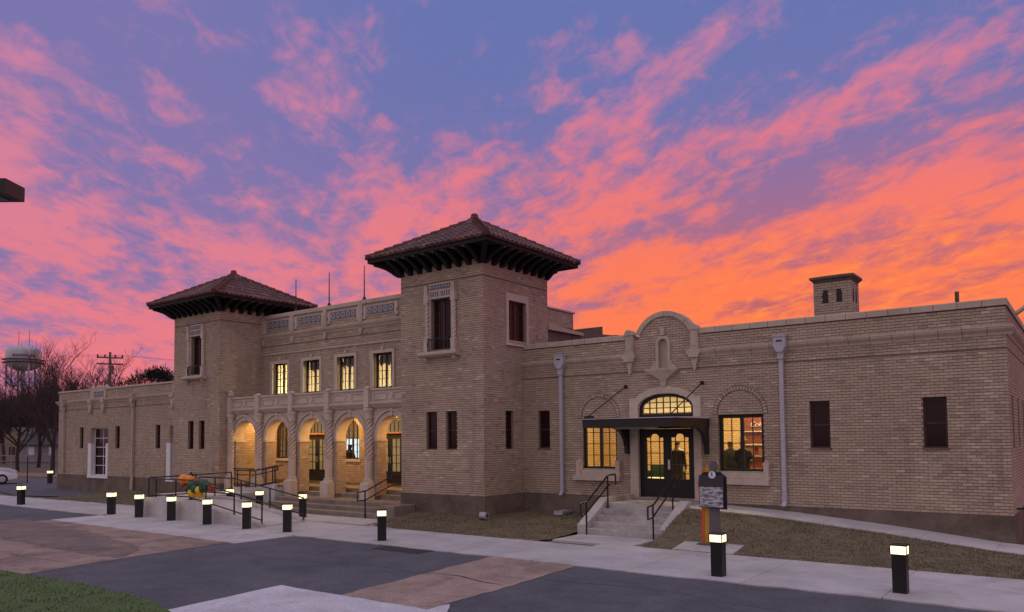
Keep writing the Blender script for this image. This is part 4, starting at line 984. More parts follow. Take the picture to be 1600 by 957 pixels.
def blade_mat(name, c):
    m = bpy.data.materials.new(name); m.use_nodes = True; t = m.node_tree; b = t.nodes['Principled BSDF']; b.inputs['Roughness'].default_value = .9
    a = t.nodes.new('ShaderNodeAttribute'); a.attribute_name = 'tint'; rp = t.nodes.new('ShaderNodeValToRGB'); t.links.new(a.outputs['Fac'], rp.inputs[0])
    for i, (p, k) in enumerate(c):
        e = rp.color_ramp.elements[i] if i < 2 else rp.color_ramp.elements.new(p); e.position = p; e.color = k+(1,)
    t.links.new(rp.outputs[0], b.inputs['Base Color']); return m
M_BDRY = blade_mat('straw_blades', ((0, (.11, .09, .05)), (.5, (.195, .155, .098)), (.85, (.29, .235, .15)), (1, (.12, .14, .06))))
M_BGRN = blade_mat('green_blades', ((0, (.07, .11, .03)), (.5, (.10, .165, .045)), (.9, (.14, .21, .07)), (1, (.22, .21, .10))))
g = struct(sheet('ground', M_GROUND, [(-1500, -600), (900, -600), (900, 1500), (-1500, 1500)], -.06))
struct(sheet('asphalt_lot', M_ASPH, [(-66, -25), (30, -25), (30, 15.2), (-66, 15.0)], -.024))
struct(sheet('driveway', M_ASPH, ragged([(-50.9, 18.0), (-45.4, 16.9), (-41.5, 17.9), (-41.0, 20.88), (-49.8, 20.88), (-55.2, 24.5), (-64, 27), (-64, 20)], .05), -.014))
struct(sheet('old_pavement', M_TAN, ragged([(-29.9, 12.3), (-18.95, 12.3), (-18.55, 9.2), (-18.1, 6.6), (-30, 6.6)], .04), -.018))
struct(sheet('asphalt_strip', M_ASPHO, ragged([(-31, 11.9), (-28.9, 11.75), (-24, 11.3), (-19.9, 10.4), (-18.85, 9.5), (-18.6, 9.15), (-22.6, 9.15), (-31, 9.3)], .09), -.013))
struct(sheet('crossing_slab', M_TANB, ragged([(-11.35, 14.3), (-8.95, 14.3), (-8.72, 9.3), (-10.85, 9.3)], .035), -.016))
struct(sheet('walk_apron', M_WALKN, ragged([(-12.5, 9.27), (-8.74, 9.30), (-8.72, 9.85), (-8.35, 9.35), (-8.1, 5.0), (-12.1, 5.0)], .02), -.010))
struct(sheet('trench_patch', M_ASPHD, ragged([(-14.72, 13.62), (-14.75, 14.35), (-13.1, 14.36), (-13.08, 13.6)], .02), -.019))
struct(sheet('crack', M_ASPHD, [(-10.95, 11.8), (-10.3, 11.95), (-9.6, 11.72), (-8.8, 11.62), (-9.6, 11.68), (-10.3, 11.90)], -.0105))
def crack(pts, z=-.022, w=.014):
    m = MB()
    P_ = []
    for (xa, ya), (xb, yb) in zip(pts, pts[1:]):
        n_ = max(2, int(math.hypot(xb-xa, yb-ya)/.18)); P_ += [(xa+(xb-xa)*k/n_+random.uniform(-.035, .035), ya+(yb-ya)*k/n_+random.uniform(-.035, .035)) for k in range(n_)]
    for (xa, ya), (xb, yb) in zip(P_, P_[1:]):
        ww = w*random.uniform(.4, 1.2); m.quad((xa, ya-ww, z), (xb, yb-ww, z), (xb, yb+ww, z), (xa, ya+ww, z))
    struct(m.build('crack', M_ASPHD))
crack([(-18.3, 11.6), (-15.6, 11.2), (-13, 11.9), (-11.2, 11.7)]); crack([(-8.7, 12.6), (-6.5, 12.9), (-4, 12.4), (-1, 12.9)]); crack([(-16.5, 13.9), (-16, 12.4), (-16.4, 10.4), (-15.8, 8.4)]); crack([(-37, 12.6), (-34, 12.2), (-31.2, 12.9)])
crack([(-29, 9.2), (-25.5, 8.3), (-21, 8.0), (-18.6, 8.3)], -.0165); crack([(-25.2, 12.2), (-24.8, 10.9), (-25.3, 9.2)], -.0115)
# pavement in slabs with open joints
PAV = struct(MB().box(-46.5, 4, 14.32, 16.95, -.10, -.03).build('sidewalk', M_PLINTH))
def slab(x0, x1, y0, y1, z=0.0, jag=0, m=M_WALK, n=6):
    g_ = .006; top = []
    fr = [(x0+g_+(x1-x0-2*g_)*k/n, y0+(random.uniform(-jag, jag) if jag else 0)) for k in range(n+1)]
    poly = fr+[(x1-g_, y1-g_), (x0+g_, y1-g_)]
    b = MB(); b.rings([[(x, y, z-.08) for x, y in poly], [(x, y, z) for x, y in poly]]); b.build('slab', m, PAV)
xs = [-46.5+2.42*i for i in range(21)]
for i in range(len(xs)-1):
    y1 = 16.45+.6*min(1, max(0, (xs[i]+46)/14)) if xs[i] < -18.6 else (16.93 if xs[i] < -11.9 else 17.42)
    y0 = 14.08 if xs[i] < -31 else 14.22
    slab(xs[i], xs[i+1], y0, y1, jag=.05)
for i in range(5): slab(-29.85+2.27*i, -29.85+2.27*(i+1), 12.28, 14.21, jag=.03)
for i in range(4): slab(-28.0+2.4*i, -28.0+2.4*(i+1), 17.02 if i < 3 else 16.96, 18.56)
slab(-11.75, -9.35, 17.43, 18.90, m=M_WALK)
slab(-9.34, -9.05, 17.43, 17.5)
# lawns: gently rising sheets with blades of dormant grass
def lawn(name, x0, x1, y0f, y1f, zf, m, nx, ny, blades, bm, h=.035, amp=.012):
    v = []; f = []
    for j in range(ny+1):
        for i in range(nx+1):
            x = x0+(x1-x0)*i/nx; y0, y1 = y0f(x), y1f(x); t = j/ny; y = y0+(y1-y0)*t
            v.append((x, y, zf(x, t)+random.uniform(-amp, amp)*(1 if 0 < j < ny else 0)))
    for j in range(ny):
        for i in range(nx): a = j*(nx+1)+i; f.append((a, a+1, a+nx+2, a+nx+1))
    mb = MB(); mb.v = v; mb.f = f; o = struct(mb.build(name, m, None, smooth=True))
    gb = MB()
    for k in range(blades):
        x = random.uniform(x0-.03, x1); t = random.uniform(-.02 if bm is not M_BGRN else .0, .995); y0, y1 = y0f(x), y1f(x); y = y0+(y1-y0)*t; z = zf(x, t)-.005
        a = random.uniform(0, 6.28); w = random.uniform(.006, .014); hh = h*random.uniform(.5, 1.4); lx, ly = random.uniform(-1, 1)*hh, random.uniform(-1, 1)*hh
        gb.quad((x-w*math.cos(a), y-w*math.sin(a), z), (x+w*math.cos(a), y+w*math.sin(a), z), (x+lx, y+ly, z+hh))
    b = gb.build('grass_blades', bm, None); b['kind'] = 'stuff'
    ns = [random.random() for _ in gb.f]; at = b.data.attributes.new('tint', 'FLOAT', 'FACE'); at.data.foreach_set('value', ns)
    b['label'] = {'dry': 'short dormant brown grass blades on the lawn', 'green': 'short green grass blades on the verge'}['green' if bm is M_BGRN else 'dry']; b['category'] = 'grass'
def zramp(x):
    P = [(-9.2, .76), (-6.7, .63), (-4.1, .39), (-1.55, .11), (.5, .02), (20, .0)]
    for (a, za), (b, zb) in zip(P, P[1:]):
        if x <= b: return za+(zb-za)*max(0, (x-a)/(b-a))
    return 0
sm = lambda t: t*t*(3-2*t)
lawn('right_lawn', -9.02, 3, lambda x: 17.43, lambda x: 20.25, lambda x, t: -.015+(zramp(x)+.0)*sm(min(1, t*1.05))*.97, M_DRY, 48, 20, 30000, M_BDRY)
lawn('middle_lawn', -18.75, -11.9, lambda x: 16.94 if x < -11.95 else 17.4, lambda x: 19.64 if x < -15.9 else 21.86, lambda x, t: -.015+.23*sm(t), M_DRY, 30, 20, 20000, M_BDRY)
lawn('left_lawn', -41.5, -28.15, lambda x: 16.5+.4*min(1, max(0, (x+41)/10)), lambda x: 20.9 if x < xLl else 19.64, lambda x, t: -.012+.18*sm(t), M_DRY, 40, 16, 16000, M_BDRY)
gpts = [(-40, 6.9), (-19.14, 6.89), (-17.95, 6.98), (-16.0, 7.17), (-14.5, 7.15), (-13.4, 7.15), (-12.1, 6.85), (-11.2, 6.2), (-10.6, 5.0), (-10.4, 3.0)]
def gy(x):
    for (a, ya), (b, yb) in zip(gpts, gpts[1:]):
        if x <= b: return ya+(yb-ya)*(x-a)/(b-a)
    return 3
lawn('green_verge', -30, -10.4, lambda x: gy(x), lambda x: -4, lambda x, t: -.006+.52*sm(min(1, t*1.8)), M_GREEN, 60, 30, 70000, M_BGRN, h=.032, amp=.015)

# ------------------------------------------------------------ entrance steps, ramp, portico steps
es = thing('entrance_steps', (XE, 20, 0), 'pale concrete steps with sloping side walls below the canopy entrance', 'steps')
rz = .158
for i in range(5):
    y0 = 18.92+.30*i; y1 = 18.92+.30*(i+1) if i < 4 else yW-.005
    MB().prism([(y0, -.05), (y1+.02, -.05), (y1+.02, rz*(i+1)), (y0+.012, rz*(i+1)), (y0, rz*(i+1)-.012)], -11.60, -9.33, 'x').build('step' if i < 4 else 'landing', M_CONC2, es)
for a, b in ((-11.89, -11.602), (-9.328, -9.04)):
    MB().prism([(18.93, -.05), (18.93, .25), (20.22, .92), (20.30, .93), (20.30, -.05)], a, b, 'x').build('cheek_wall', M_CONC, es)
MB().prism([(20.302, 0), (20.302, .93), (yW-.04, .93), (yW-.04, 0)], -11.87, -11.602, 'x').build('curb', M_CONC2, es)
rp_ = MB()
for k in range(12):
    x0, x1 = -9.32+k*.75, -9.32+(k+1)*.75
    y0 = 20.25
    rp_ = MB().rings([[(x0+.004, y0, -.1), (x1-.004, y0, -.1), (x1-.004, yW-.035, -.1), (x0+.004, yW-.035, -.1)], [(x0+.004, y0, zramp(x0)), (x1-.004, y0, zramp(x1)), (x1-.004, yW-.035, zramp(x1)), (x0+.004, yW-.035, zramp(x0))]])
    if k == 0: rootr = struct(rp_.build('wall_walk', M_CONC))
    else: rp_.build('slab', M_CONC, rootr)
ps = thing('portico_steps', (-23, 19, 0), 'three wide brown concrete steps up to the arcade', 'steps')
for i, (y0, y1) in enumerate(((18.58, 19.0), (19.0, 19.42), (19.42, 20.449))):
    MB().prism([(y0, -.05), (y1, -.05), (y1, .155*(i+1)), (y0+.015, .155*(i+1)), (y0, .155*(i+1)-.015)], -26.5, -19.66, 'x').build('step' if i < 2 else 'landing', M_CONCB, ps)
MB().box(xLr+.02, -26.5, 20.1, 20.449, -.05, .465).build('landing', M_CONCB, ps)
MB().cbox(-19.655, -18.95, 18.60, 19.62, -.05, .46, .012).build('cheek_block', M_CONCB, ps)
ar = thing('access_ramp', (-25, 16, 0), 'pale concrete wheelchair ramp with kerb walls in front of the arcade', 'ramp')
def zr1(x): return .58 if x < -25.2 else max(0.005, .58*(-21.0-x)/4.2)
def strip(name, x0, x1, y0, y1, f, add, m=M_CONC):
    n = 12; b = MB(); L_ = [(x0+(x1-x0)*k/n) for k in range(n+1)]
    b.rings([[(x, y0, -.05), (x, y1, -.05), (x, y1, f(x)+add), (x, y0, f(x)+add)] for x in L_]); b.build(name, m, ar)
strip('kerb_wall', -28.1, -21.0, 14.78, 14.98, zr1, .11)
strip('ramp_run', -28.1, -21.2, 14.981, 16.50, zr1, 0)
strip('kerb_wall', -27.9, -21.2, 16.501, 16.68, zr1, .10)
MB().box(-30.9, -27.95, 16.69, 19.62, -.05, .58).build('landing', M_CONC, ar)
def zr2(x): return .58+.25*max(0, min(1, (x+28.2)/1.6))
strip('kerb_wall', -29.6, -26.72, 19.48, 19.62, zr2, .17)
strip('ramp_run', -29.6, -26.72, 19.621, 20.09, zr2, 0)

# ------------------------------------------------------------ railings
def railing(label, top, posts, rails=(), ends=(), r=.025):
    t = thing('railing', (*[sum(p[i] for p in posts)/len(posts) for i in (0, 1)], min(p[2] for p in posts)), label, 'railing', 'black pipe railings')
    MB().tube(top, r, 8).build('handrail', M_BLACK, t)
    for x, y, z0, z1 in posts: MB().tube([(x, y, z0), (x, y, z1)], r, 8).build('post', M_BLACK, t)
    for p in rails: MB().tube(p, r*.9, 8).build('rail', M_BLACK, t)
    for e in ends: MB().tube(e, r, 8).build('end_loop', M_BLACK, t)
xp = [-27.95, -26.1, -24.2, -22.55, -21.05]; y = 14.88
railing('black railing along the street side wall of the wheelchair ramp', [(x, y, zr1(x)+.80) for x in (-27.95, -25.2, -21.05)], [(x, y, zr1(x)+.09, zr1(x)+.80) for x in xp], [[(x, y, zr1(x)+.22) for x in (-27.95, -25.2, -21.05)]])
y = 16.6; xp = [-26.4, -24.73, -23.03, -21.2]
railing('black railing along the kerb between the ramp and the arcade steps', [(x, y, zr1(x)+.78) for x in (-27.4, -25.2, -21.2)], [(x, y, zr1(x)+.05, zr1(x)+.78) for x in xp], [[(x, y, zr1(x)+.22) for x in (-27.4, -25.2, -21.2)]], [[(-27.4, y, zr1(-27.4)+.78), (-27.5, y, 1.33), (-27.5, y, .9), (-27.4, y, .80)]])
railing('black railing across the lawn end of the ramp landing', [(-28.02, 14.95, 1.40), (-28.02, 16.8, 1.42), (-28.4, 18.6, 1.44)], [(-28.02, 15.2, .58, 1.40), (-28.02, 16.8, .58, 1.42), (-28.4, 18.6, .58, 1.44)], [[(-28.02, 14.95, .72), (-28.02, 16.8, .72), (-28.4, 18.6, .72)]])
y = 19.55
railing('black railing climbing the upper ramp to the arcade', [(x, y, zr2(x)+.88) for x in (-29.5, -28.2, -26.75)], [(x, y, zr2(x)+.1, zr2(x)+.88) for x in (-29.4, -28.1, -27.4, -26.8)], [[(x, y, zr2(x)+.70) for x in (-29.5, -28.2, -26.75)], [(x, y, zr2(x)+.24) for x in (-29.5, -28.2, -26.75)]], [[(-26.75, y, zr2(-26.7)+.88), (-26.62, y, zr2(-26.7)+.88), (-26.62, y, zr2(-26.7)+.70), (-26.75, y, zr2(-26.7)+.70)]])
railing('black railing on the far edge of the upper ramp beside the columns', [(x, 20.02, zr2(x)+.92) for x in (-30.4, -28.2, -26.9)], [(x, 20.02, zr2(x), zr2(x)+.92) for x in (-30.3, -29.2, -27.6)], [[(x, 20.02, zr2(x)+.25) for x in (-30.4, -28.2, -26.9)]])
x = -20.33
railing('black handrail on the arcade steps beside the large tower', [(x, 18.52, .93), (x, 18.62, .95), (x, 19.9, 1.42), (x+.5, 20.1, 1.44)], [(x, 18.55, 0, .93), (x+.5, 20.1, .46, 1.44)], [[(x, 18.55, .62), (x, 19.85, 1.08), (x+.5, 20.1, 1.12)]], [[(x, 18.55, .95), (x, 18.2, .90), (x, 18.2, .62), (x, 18.55, .62)]])
for x, l in ((-11.50, 'black handrail on the window side of the entrance steps'), (-9.43, 'black handrail on the entrance steps nearest the silhouette sign')):
    railing(l, [(x, 18.85, .92), (x, 20.0, 1.58), (x, 20.15, 1.62), (x, 20.45, 1.62), (x, 20.5, 1.58), (x, 20.5, 1.30)], [(x, 18.80, 0, .90), (x, 20.02, .63, 1.58)], [[(x, 18.80, .60), (x, 20.1, 1.33), (x, 20.2, 1.33)]], [[(x, 18.85, .92), (x, 18.50, .88), (x, 18.50, .56), (x, 18.80, .58)]])

# ------------------------------------------------------------ bollard lamps
def bollard(x, y, z, label, rot=0., first=[None]):
    if first[0] is None:
        t = thing('bollard_light', (x, y, z), label, 'bollard', 'lit bollard lamps along the walk')
        w = .115; h = .78
        MB().cbox(x-w, x+w, y-w, y+w, z, z+.62, .008).build('post', M_BLACK, t)
        hw = .135
        MB().box(x-hw, x+hw, y-hw, y+hw, z+.62, z+.632).build('collar', M_BLACK, t)
        MB().rings([[(x-a, y-a, zz), (x+a, y-a, zz), (x+a, y+a, zz), (x-a, y+a, zz)] for a, zz in ((hw, z+.765), (hw, z+.785), (hw-.02, z+.792))]).build('cap', M_BLACK, t)
        for sx in (-1, 1):
            for sy in (-1, 1): MB().box(*sorted((x+sx*hw, x+sx*(hw-.014))), *sorted((y+sy*hw, y+sy*(hw-.014))), z+.632, z+.765).build('corner_bar', M_BLACK, t)
        i = hw-.012; j = hw-.014
        for a in (((x-j, y-i), (x+j, y-i)), ((x+i, y-j), (x+i, y+j)), ((x+j, y+i), (x-j, y+i)), ((x-i, y+j), (x-i, y-j))):
            (xa, ya), (xb, yb) = a; MB().quad((xa, ya, z+.632), (xb, yb, z+.632), (xb, yb, z+.765), (xa, ya, z+.765)).build('lens', M_LAMP, t)
        t.rotation_euler.z = rot; first[0] = t; return t
    s = first[0]; t = s.copy(); col.objects.link(t); t.location = (x, y, z); t.rotation_euler.z = rot; t['label'] = label; W[t] = Vector((x, y, z))
    for c in s.children:
        k = c.copy(); col.objects.link(k); k.parent = t
    return t
BOL = [(-2.76, 14.91, 'lit black bollard at the right end of the walk, nearest the camera', 0), (-5.98, 14.71, 'lit black bollard in front of the silhouette sign', 0), (-15.54, 14.79, 'lit black bollard before the large tower, beside the dark trench patch', .75),
       (-19.41, 14.61, 'lit black bollard at the foot of the ramp beside the asphalt corner', .75), (-21.21, 14.44, 'lit black bollard against the low end of the ramp wall', .75), (-23.41, 14.45, 'lit black bollard against the sloping ramp wall, second from its low end', .75),
       (-25.69, 14.49, 'lit black bollard against the tall end of the ramp wall below the balloons', .75), (-27.82, 14.46, 'lit black bollard at the high left corner of the ramp wall', .75), (-29.88, 14.46, 'lit black bollard on the walk just left of the ramp by the lawn', .6),
       (-38.1, 14.48, 'lit black bollard alone on the walk near the left edge', .5), (-55.5, 22.8, 'lit black bollard at the far corner of the left wing', .4), (-22.55, 17.63, 'lit black bollard at the foot of the arcade steps behind the ramp railing', .75),
       (-25.2, 17.70, 'lit black bollard half hidden behind the ramp kerb left of the arcade steps', .75), (-27.2, 17.75, 'lit bollard head showing above the upper ramp landing', .75), (-29.55, 17.85, 'lit bollard head peeking out behind the balloons', .75)]
for x, y, l, r in BOL:
    z = 0.0
    if x < -27.9 and y > 17: z = .02
    if x > -6.5: z = -.0
    o = bollard(x, y, z, l, r)
    if x > -6.5: o.scale = (1, 1, 1.06)
    if y > 17 and x in (-25.2, -27.2, -29.55): o.location.z = .02

# ------------------------------------------------------------ silhouette sign by the entrance
def silhouette(cx, z0, z1, w, lean=0):
    H_ = z1-z0; hr = .125
    P = [(-.5, 0), (-.42, .55), (-.62, .60), (-.75, .80), (-.55, .86), (-.22, .875)]
    pts = [(cx+x*w, z0+zz*H_) for x, zz in P]
    pts += [(cx+.9*hr*math.cos(t), z0+H_-1.15*hr+1.15*hr*math.sin(t)) for t in [math.pi*1.15-(math.pi*1.3)*k/12 for k in range(13)]]
    pts += [(cx-x*w, z0+zz*H_) for x, zz in reversed(P)]
    return pts
sg = thing('silhouette_sign', (-7.5, 18.1, .1), 'dark information panel on orange, yellow and grey person silhouettes on a concrete pad', 'sign')
MB().prism(silhouette(-7.68, .12, 1.98, .30), 18.22, 18.24, 'y').build('orange_silhouette', mat('orange_steel', (.62, .11, .03), .5), sg)
MB().prism(silhouette(-7.57, .12, 2.02, .28), 18.16, 18.18, 'y').build('yellow_silhouette', mat('yellow_steel', (.50, .29, .03), .5), sg)
MB().prism(silhouette(-7.43, .12, 2.14, .30), 18.10, 18.12, 'y').build('grey_silhouette', mat('grey_steel', (.115, .10, .11), .5), sg)
MB().box(-7.77, -7.15, 17.99, 18.08, 1.0, 1.78).build('panel', mat('panel_slate', (.04, .036, .046), .4), sg)
MB().prism([(-7.10, .96), (-7.10, 1.74), (-7.24, 1.86), (-7.68, 1.86), (-7.77, 1.78), (-7.77, 1.0)], 18.081, 18.098, 'y').build('back_plate', mat('panel_black', (.02, .018, .024), .4), sg)
def photo_mat():
    m = bpy.data.materials.new('archive_print'); m.use_nodes = True; t = m.node_tree; b = t.nodes['Principled BSDF']; b.inputs['Roughness'].default_value = .5
    tcn = t.nodes.new('ShaderNodeTexCoord'); n = t.nodes.new('ShaderNodeTexNoise'); n.inputs['Scale'].default_value = 11; n.inputs['Detail'].default_value = 5
    mp = t.nodes.new('ShaderNodeMapping'); mp.inputs['Scale'].default_value = (.6, 1, 1.5); t.links.new(tcn.outputs['Object'], mp.inputs[0]); t.links.new(mp.outputs[0], n.inputs[0])
    r = t.nodes.new('ShaderNodeValToRGB'); e = r.color_ramp.elements; e[0].position = .36; e[0].color = (.04, .04, .05, 1); e[1].position = .60; e[1].color = (.50, .50, .56, 1)
    t.links.new(n.outputs[0], r.inputs[0]); t.links.new(r.outputs[0], b.inputs['Base Color']); return m
PM = photo_mat()
MB().quad((-7.755, 17.987, 1.27), (-7.165, 17.987, 1.27), (-7.165, 17.987, 1.50), (-7.755, 17.987, 1.50)).build('photo_print', PM, sg)
MB().quad((-7.755, 17.987, 1.02), (-7.165, 17.987, 1.02), (-7.165, 17.987, 1.262), (-7.755, 17.987, 1.262)).build('photo_print', PM, sg)
bd = MB().prism([(-7.42+.088*math.cos(2*math.pi*k/24), 1.80+.088*math.sin(2*math.pi*k/24)) for k in range(24)], 17.965, 17.988, 'y').build('round_badge', mat('badge_white', (.72, .70, .76), .5), sg)
MB().prism([(-7.44, 1.80), (-7.405, 1.80), (-7.40, 1.85), (-7.42, 1.865), (-7.445, 1.85)], 17.960, 17.964, 'y').build('badge_mark', M_BTILE, bd)
MB().box(-7.46, -7.38, 17.960, 17.964, 1.765, 1.783).build('badge_mark', M_BTILE, bd)
MB().box(-7.85, -7.15, 17.95, 18.30, .10, .12).build('base_plate', M_PLINTH, sg)
MB().prism([(17.44, -.05), (18.45, -.05), (18.45, .155), (17.44, .02)], -8.25, -6.75, 'x').build('concrete_pad', M_WALK, sg)

# ------------------------------------------------------------ floodlights by the wall
for x, y, z, r, l in ((-15.75, 19.45, .18, .3, 'small grey floodlight on the lawn at the corner of the large tower'), (-14.0, 21.45, .24, -.5, 'flat grey drain splash block on the lawn near the downspout')):
    if r > 0:
        t = thing('floodlight', (x, y, z), l, 'floodlight')
        MB().box(x-.14, x+.14, y-.09, y+.09, z, z+.02).build('base', M_DOWN, t)
        MB().prism([(y-.10, z+.05), (y+.06, z+.02), (y+.10, z+.14), (y-.06, z+.19)], x-.12, x+.12, 'x').build('housing', M_DOWN, t)
        MB().box(x-.15, x-.121, y-.02, y+.02, z+.02, z+.14).box(x+.121, x+.15, y-.02, y+.02, z+.02, z+.14).build('yoke', M_BLACK, t)
    else:
        t = thing('splash_block', (x, y, z), l, 'splash block')
        MB().rings([[(x-.16, y-.32, z-.02), (x+.16, y-.32, z-.02), (x+.12, y+.3, z), (x-.12, y+.3, z)], [(x-.16, y-.32, z+.05), (x+.16, y-.32, z+.05), (x+.12, y+.3, z+.09), (x-.12, y+.3, z+.09)]]).build('trough', M_DOWN, t)
        MB().box(x-.17, x-.14, y-.3, y+.3, z+.05, z+.11).build('rim', M_DOWN, t); MB().box(x+.14, x+.17, y-.3, y+.3, z+.05, z+.11).build('rim', M_DOWN, t)

# ------------------------------------------------------------ balloons on the ramp
bl = thing('balloon_garland', (-25.8, 15.5, .75), 'cluster of orange, red, green and yellow balloons tied to the ramp railing', 'balloons')
BC = {'o': mat('balloon_orange', (.80, .28, .03), .35, .05), 'y': mat('balloon_yellow', (.82, .46, .03), .35, .05), 'g': mat('balloon_green', (.018, .085, .035), .35, .1), 'r': mat('balloon_red', (.42, .03, .025), .35, .1)}
def balloon(x, y, z, r, k, d):
    m = MB(); d = Vector(d).normalized(); sd = d.orthogonal().normalized(); s2 = d.cross(sd); prof = [(-1.28, .05), (-1.22, .12), (-1.05, .30), (-.75, .62), (-.35, .9), (0.05, 1.0), (.45, .92), (.75, .70), (.95, .36), (1.0, .05)]
    m.rings([[Vector((x, y, z))+d*(t*r)+(sd*math.cos(a)+s2*math.sin(a))*(w*r) for a in [2*math.pi*q/14 for q in range(14)]] for t, w in prof]); m.build('balloon', BC[k], bl, smooth=True)
for x, z, r, k in ((-26.45, 1.36, .19, 'o'), (-26.25, 1.34, .17, 'o'), (-26.08, 1.25, .15, 'r'), (-26.70, 1.13, .15, 'r'), (-26.6, 1.24, .12, 'r'), (-25.98, 1.13, .18, 'g'), (-25.72, 1.20, .19, 'g'), (-25.45, 1.17, .20, 'g'), (-25.22, 1.12, .17, 'g'), (-26.25, 1.02, .16, 'g'), (-26.42, .93, .15, 'g'), (-25.0, 1.06, .13, 'r'), (-25.97, .88, .19, 'y'), (-25.72, .83, .15, 'y'), (-25.60, .98, .15, 'y'), (-25.75, 1.02, .16, 'g'), (-25.5, 1.02, .14, 'g')):
    balloon(x, 15.55+random.uniform(-.18, .12), z, r, k, (random.uniform(-.5, .5), random.uniform(-1, -.3), random.uniform(-.4, .6)))
st = thing('silhouette_stand', (-26.6, 15.75, .58), 'dark person shaped stand behind the balloons on the ramp', 'sign')
MB().prism(silhouette(-26.6, .60, 1.60, .22), 15.74, 15.76, 'y').build('figure', mat('panel_black', (.02, .018, .024), .4), st)
MB().box(-26.8, -26.4, 15.6, 15.9, .58, .60).build('base_plate', M_BLACK, st)

# ------------------------------------------------------------ people and furniture inside
def person_mat(name, stops):
    m = bpy.data.materials.new(name); m.use_nodes = True; t = m.node_tree; b = t.nodes['Principled BSDF']; b.inputs['Roughness'].default_value = .85
    tcn = t.nodes.new('ShaderNodeTexCoord'); s = t.nodes.new('ShaderNodeSeparateXYZ'); t.links.new(tcn.outputs['Object'], s.inputs[0])
    d = t.nodes.new('ShaderNodeMath'); d.operation = 'DIVIDE'; d.inputs[1].default_value = 2.0; t.links.new(s.outputs[2], d.inputs[0])
    r = t.nodes.new('ShaderNodeValToRGB'); r.color_ramp.interpolation = 'CONSTANT'; t.links.new(d.outputs[0], r.inputs[0])
    for i, (z, c) in enumerate(stops):
        e = r.color_ramp.elements[i] if i < 2 else r.color_ramp.elements.new(z/2)
        e.position = z/2; e.color = c+(1,)
    t.links.new(r.outputs[0], b.inputs['Base Color']); return m
def person(name, loc, rot, stops, label, arms, hat=None):
    V = [(0, 0, .95, .135, .10), (0, 0, 1.15, .14, .10), (0, -.01, 1.36, .17, .11), (0, 0, 1.47, .075, .07), (0, .01, 1.55, .055, .06), (0, .03, 1.64, .075, .095), (0, .02, 1.72, .07, .085)]
    E_ = [(0, 1), (1, 2), (2, 3), (3, 4), (4, 5), (5, 6)]
    for s, (el, wr) in zip((-1, 1), arms):
        b = len(V); V += [(s*.19, 0, 1.38, .06, .06), (s*el[0], el[1], el[2], .045, .045), (s*wr[0], wr[1], wr[2], .033, .033), (s*wr[0], wr[1]+.03, wr[2]-.08, .038, .02)]
        E_ += [(2, b), (b, b+1), (b+1, b+2), (b+2, b+3)]
        b = len(V); V += [(s*.10, 0, .86, .09, .095), (s*.11, .01, .48, .062, .065), (s*.12, -.02, .09, .045, .045), (s*.13, .12, .035, .04, .03)]
        E_ += [(0, b), (b, b+1), (b+1, b+2), (b+2, b+3)]
    me = bpy.data.meshes.new(name); me.from_pydata([v[:3] for v in V], E_, [])
    o = bpy.data.objects.new(name, me); col.objects.link(o); sk = o.modifiers.new('skin', 'SKIN')
    for i, v in enumerate(V): me.skin_vertices[0].data[i].radius = (v[3]*1.3, v[4]*1.3)
    me.skin_vertices[0].data[0].use_root = True
    o.modifiers.new('sub', 'SUBSURF').levels = 2; o.modifiers['sub'].render_levels = 2
    me.materials.append(person_mat(name, stops)); o.location = loc; o.rotation_euler.z = rot; W[o] = Vector(loc)
    tag(o, label, 'person')
    if hat:
        h = MB().lathe([(.16, 1.735), (.165, 1.75), (.10, 1.76), (.10, 1.82), (.07, 1.85), (.01, 1.855)], 0, .02, 16)
        me2 = bpy.data.meshes.new('hat'); me2.from_pydata(h.v, [], h.f); me2.materials.append(hat); ho = bpy.data.objects.new('hat', me2); col.objects.link(ho); ho.parent = o
    return o
person('person', (-26.2, 23.0, .80), 0, [(0, (.02, .02, .02)), (.5, (.03, .02, .02)), (1.5, (.10, .05, .04)), (1.6, (.02, .02, .02))], 'dark figure against the bright screen behind an arcade window', [((.27, .05, 1.12), (.2, .25, 1.1)), ((.27, .05, 1.12), (.2, .2, 1.0))])
person('person', (-10.74, 23.2, .86), 0, [(0, (.02, .02, .02)), (.08, (.03, .03, .035)), (.93, (.45, .42, .38)), (.96, (.035, .032, .035)), (1.40, (.55, .48, .38)), (1.50, (.40, .24, .16)), (1.60, (.05, .045, .04)), (1.70, (.55, .50, .42))], 'person in dark vest and trousers standing inside the glazed entrance doors', [((.25, .0, 1.12), (.25, .08, .88)), ((.25, .0, 1.12), (.25, .08, .88))])
person('person', (-8.92, 23.1, .86), .8, [(0, (.02, .02, .02)), (.08, (.05, .06, .05)), (.93, (.06, .07, .05)), (1.0, (.10, .11, .08)), (1.30, (.14, .13, .10)), (1.48, (.42, .26, .17)), (1.62, (.10, .08, .05)), (1.70, (.12, .09, .06))], 'person in olive shirt near the left side of the right entrance window', [((.27, .05, 1.12), (.2, .25, 1.1)), ((.27, .05, 1.12), (.2, .2, 1.0))])
person('person', (-8.50, 23.0, .86), 3.6, [(0, (.02, .02, .02)), (.08, (.03, .03, .04)), (.93, (.04, .04, .04)), (1.0, (.035, .04, .035)), (1.25, (.03, .035, .03)), (1.48, (.42, .26, .17)), (1.64, (.10, .09, .08)), (1.70, (.10, .09, .07))], 'person in dark clothes and pale brimmed hat behind the right entrance window', [((.27, .05, 1.12), (.2, .25, 1.1)), ((.27, .05, 1.12), (.2, .2, 1.0))], hat=mat('straw_hat', (.55, .45, .28), .8))
ac = thing('armchair', (-12.3, 25, .86), 'green armchair inside seen through the left entrance door', 'chair')
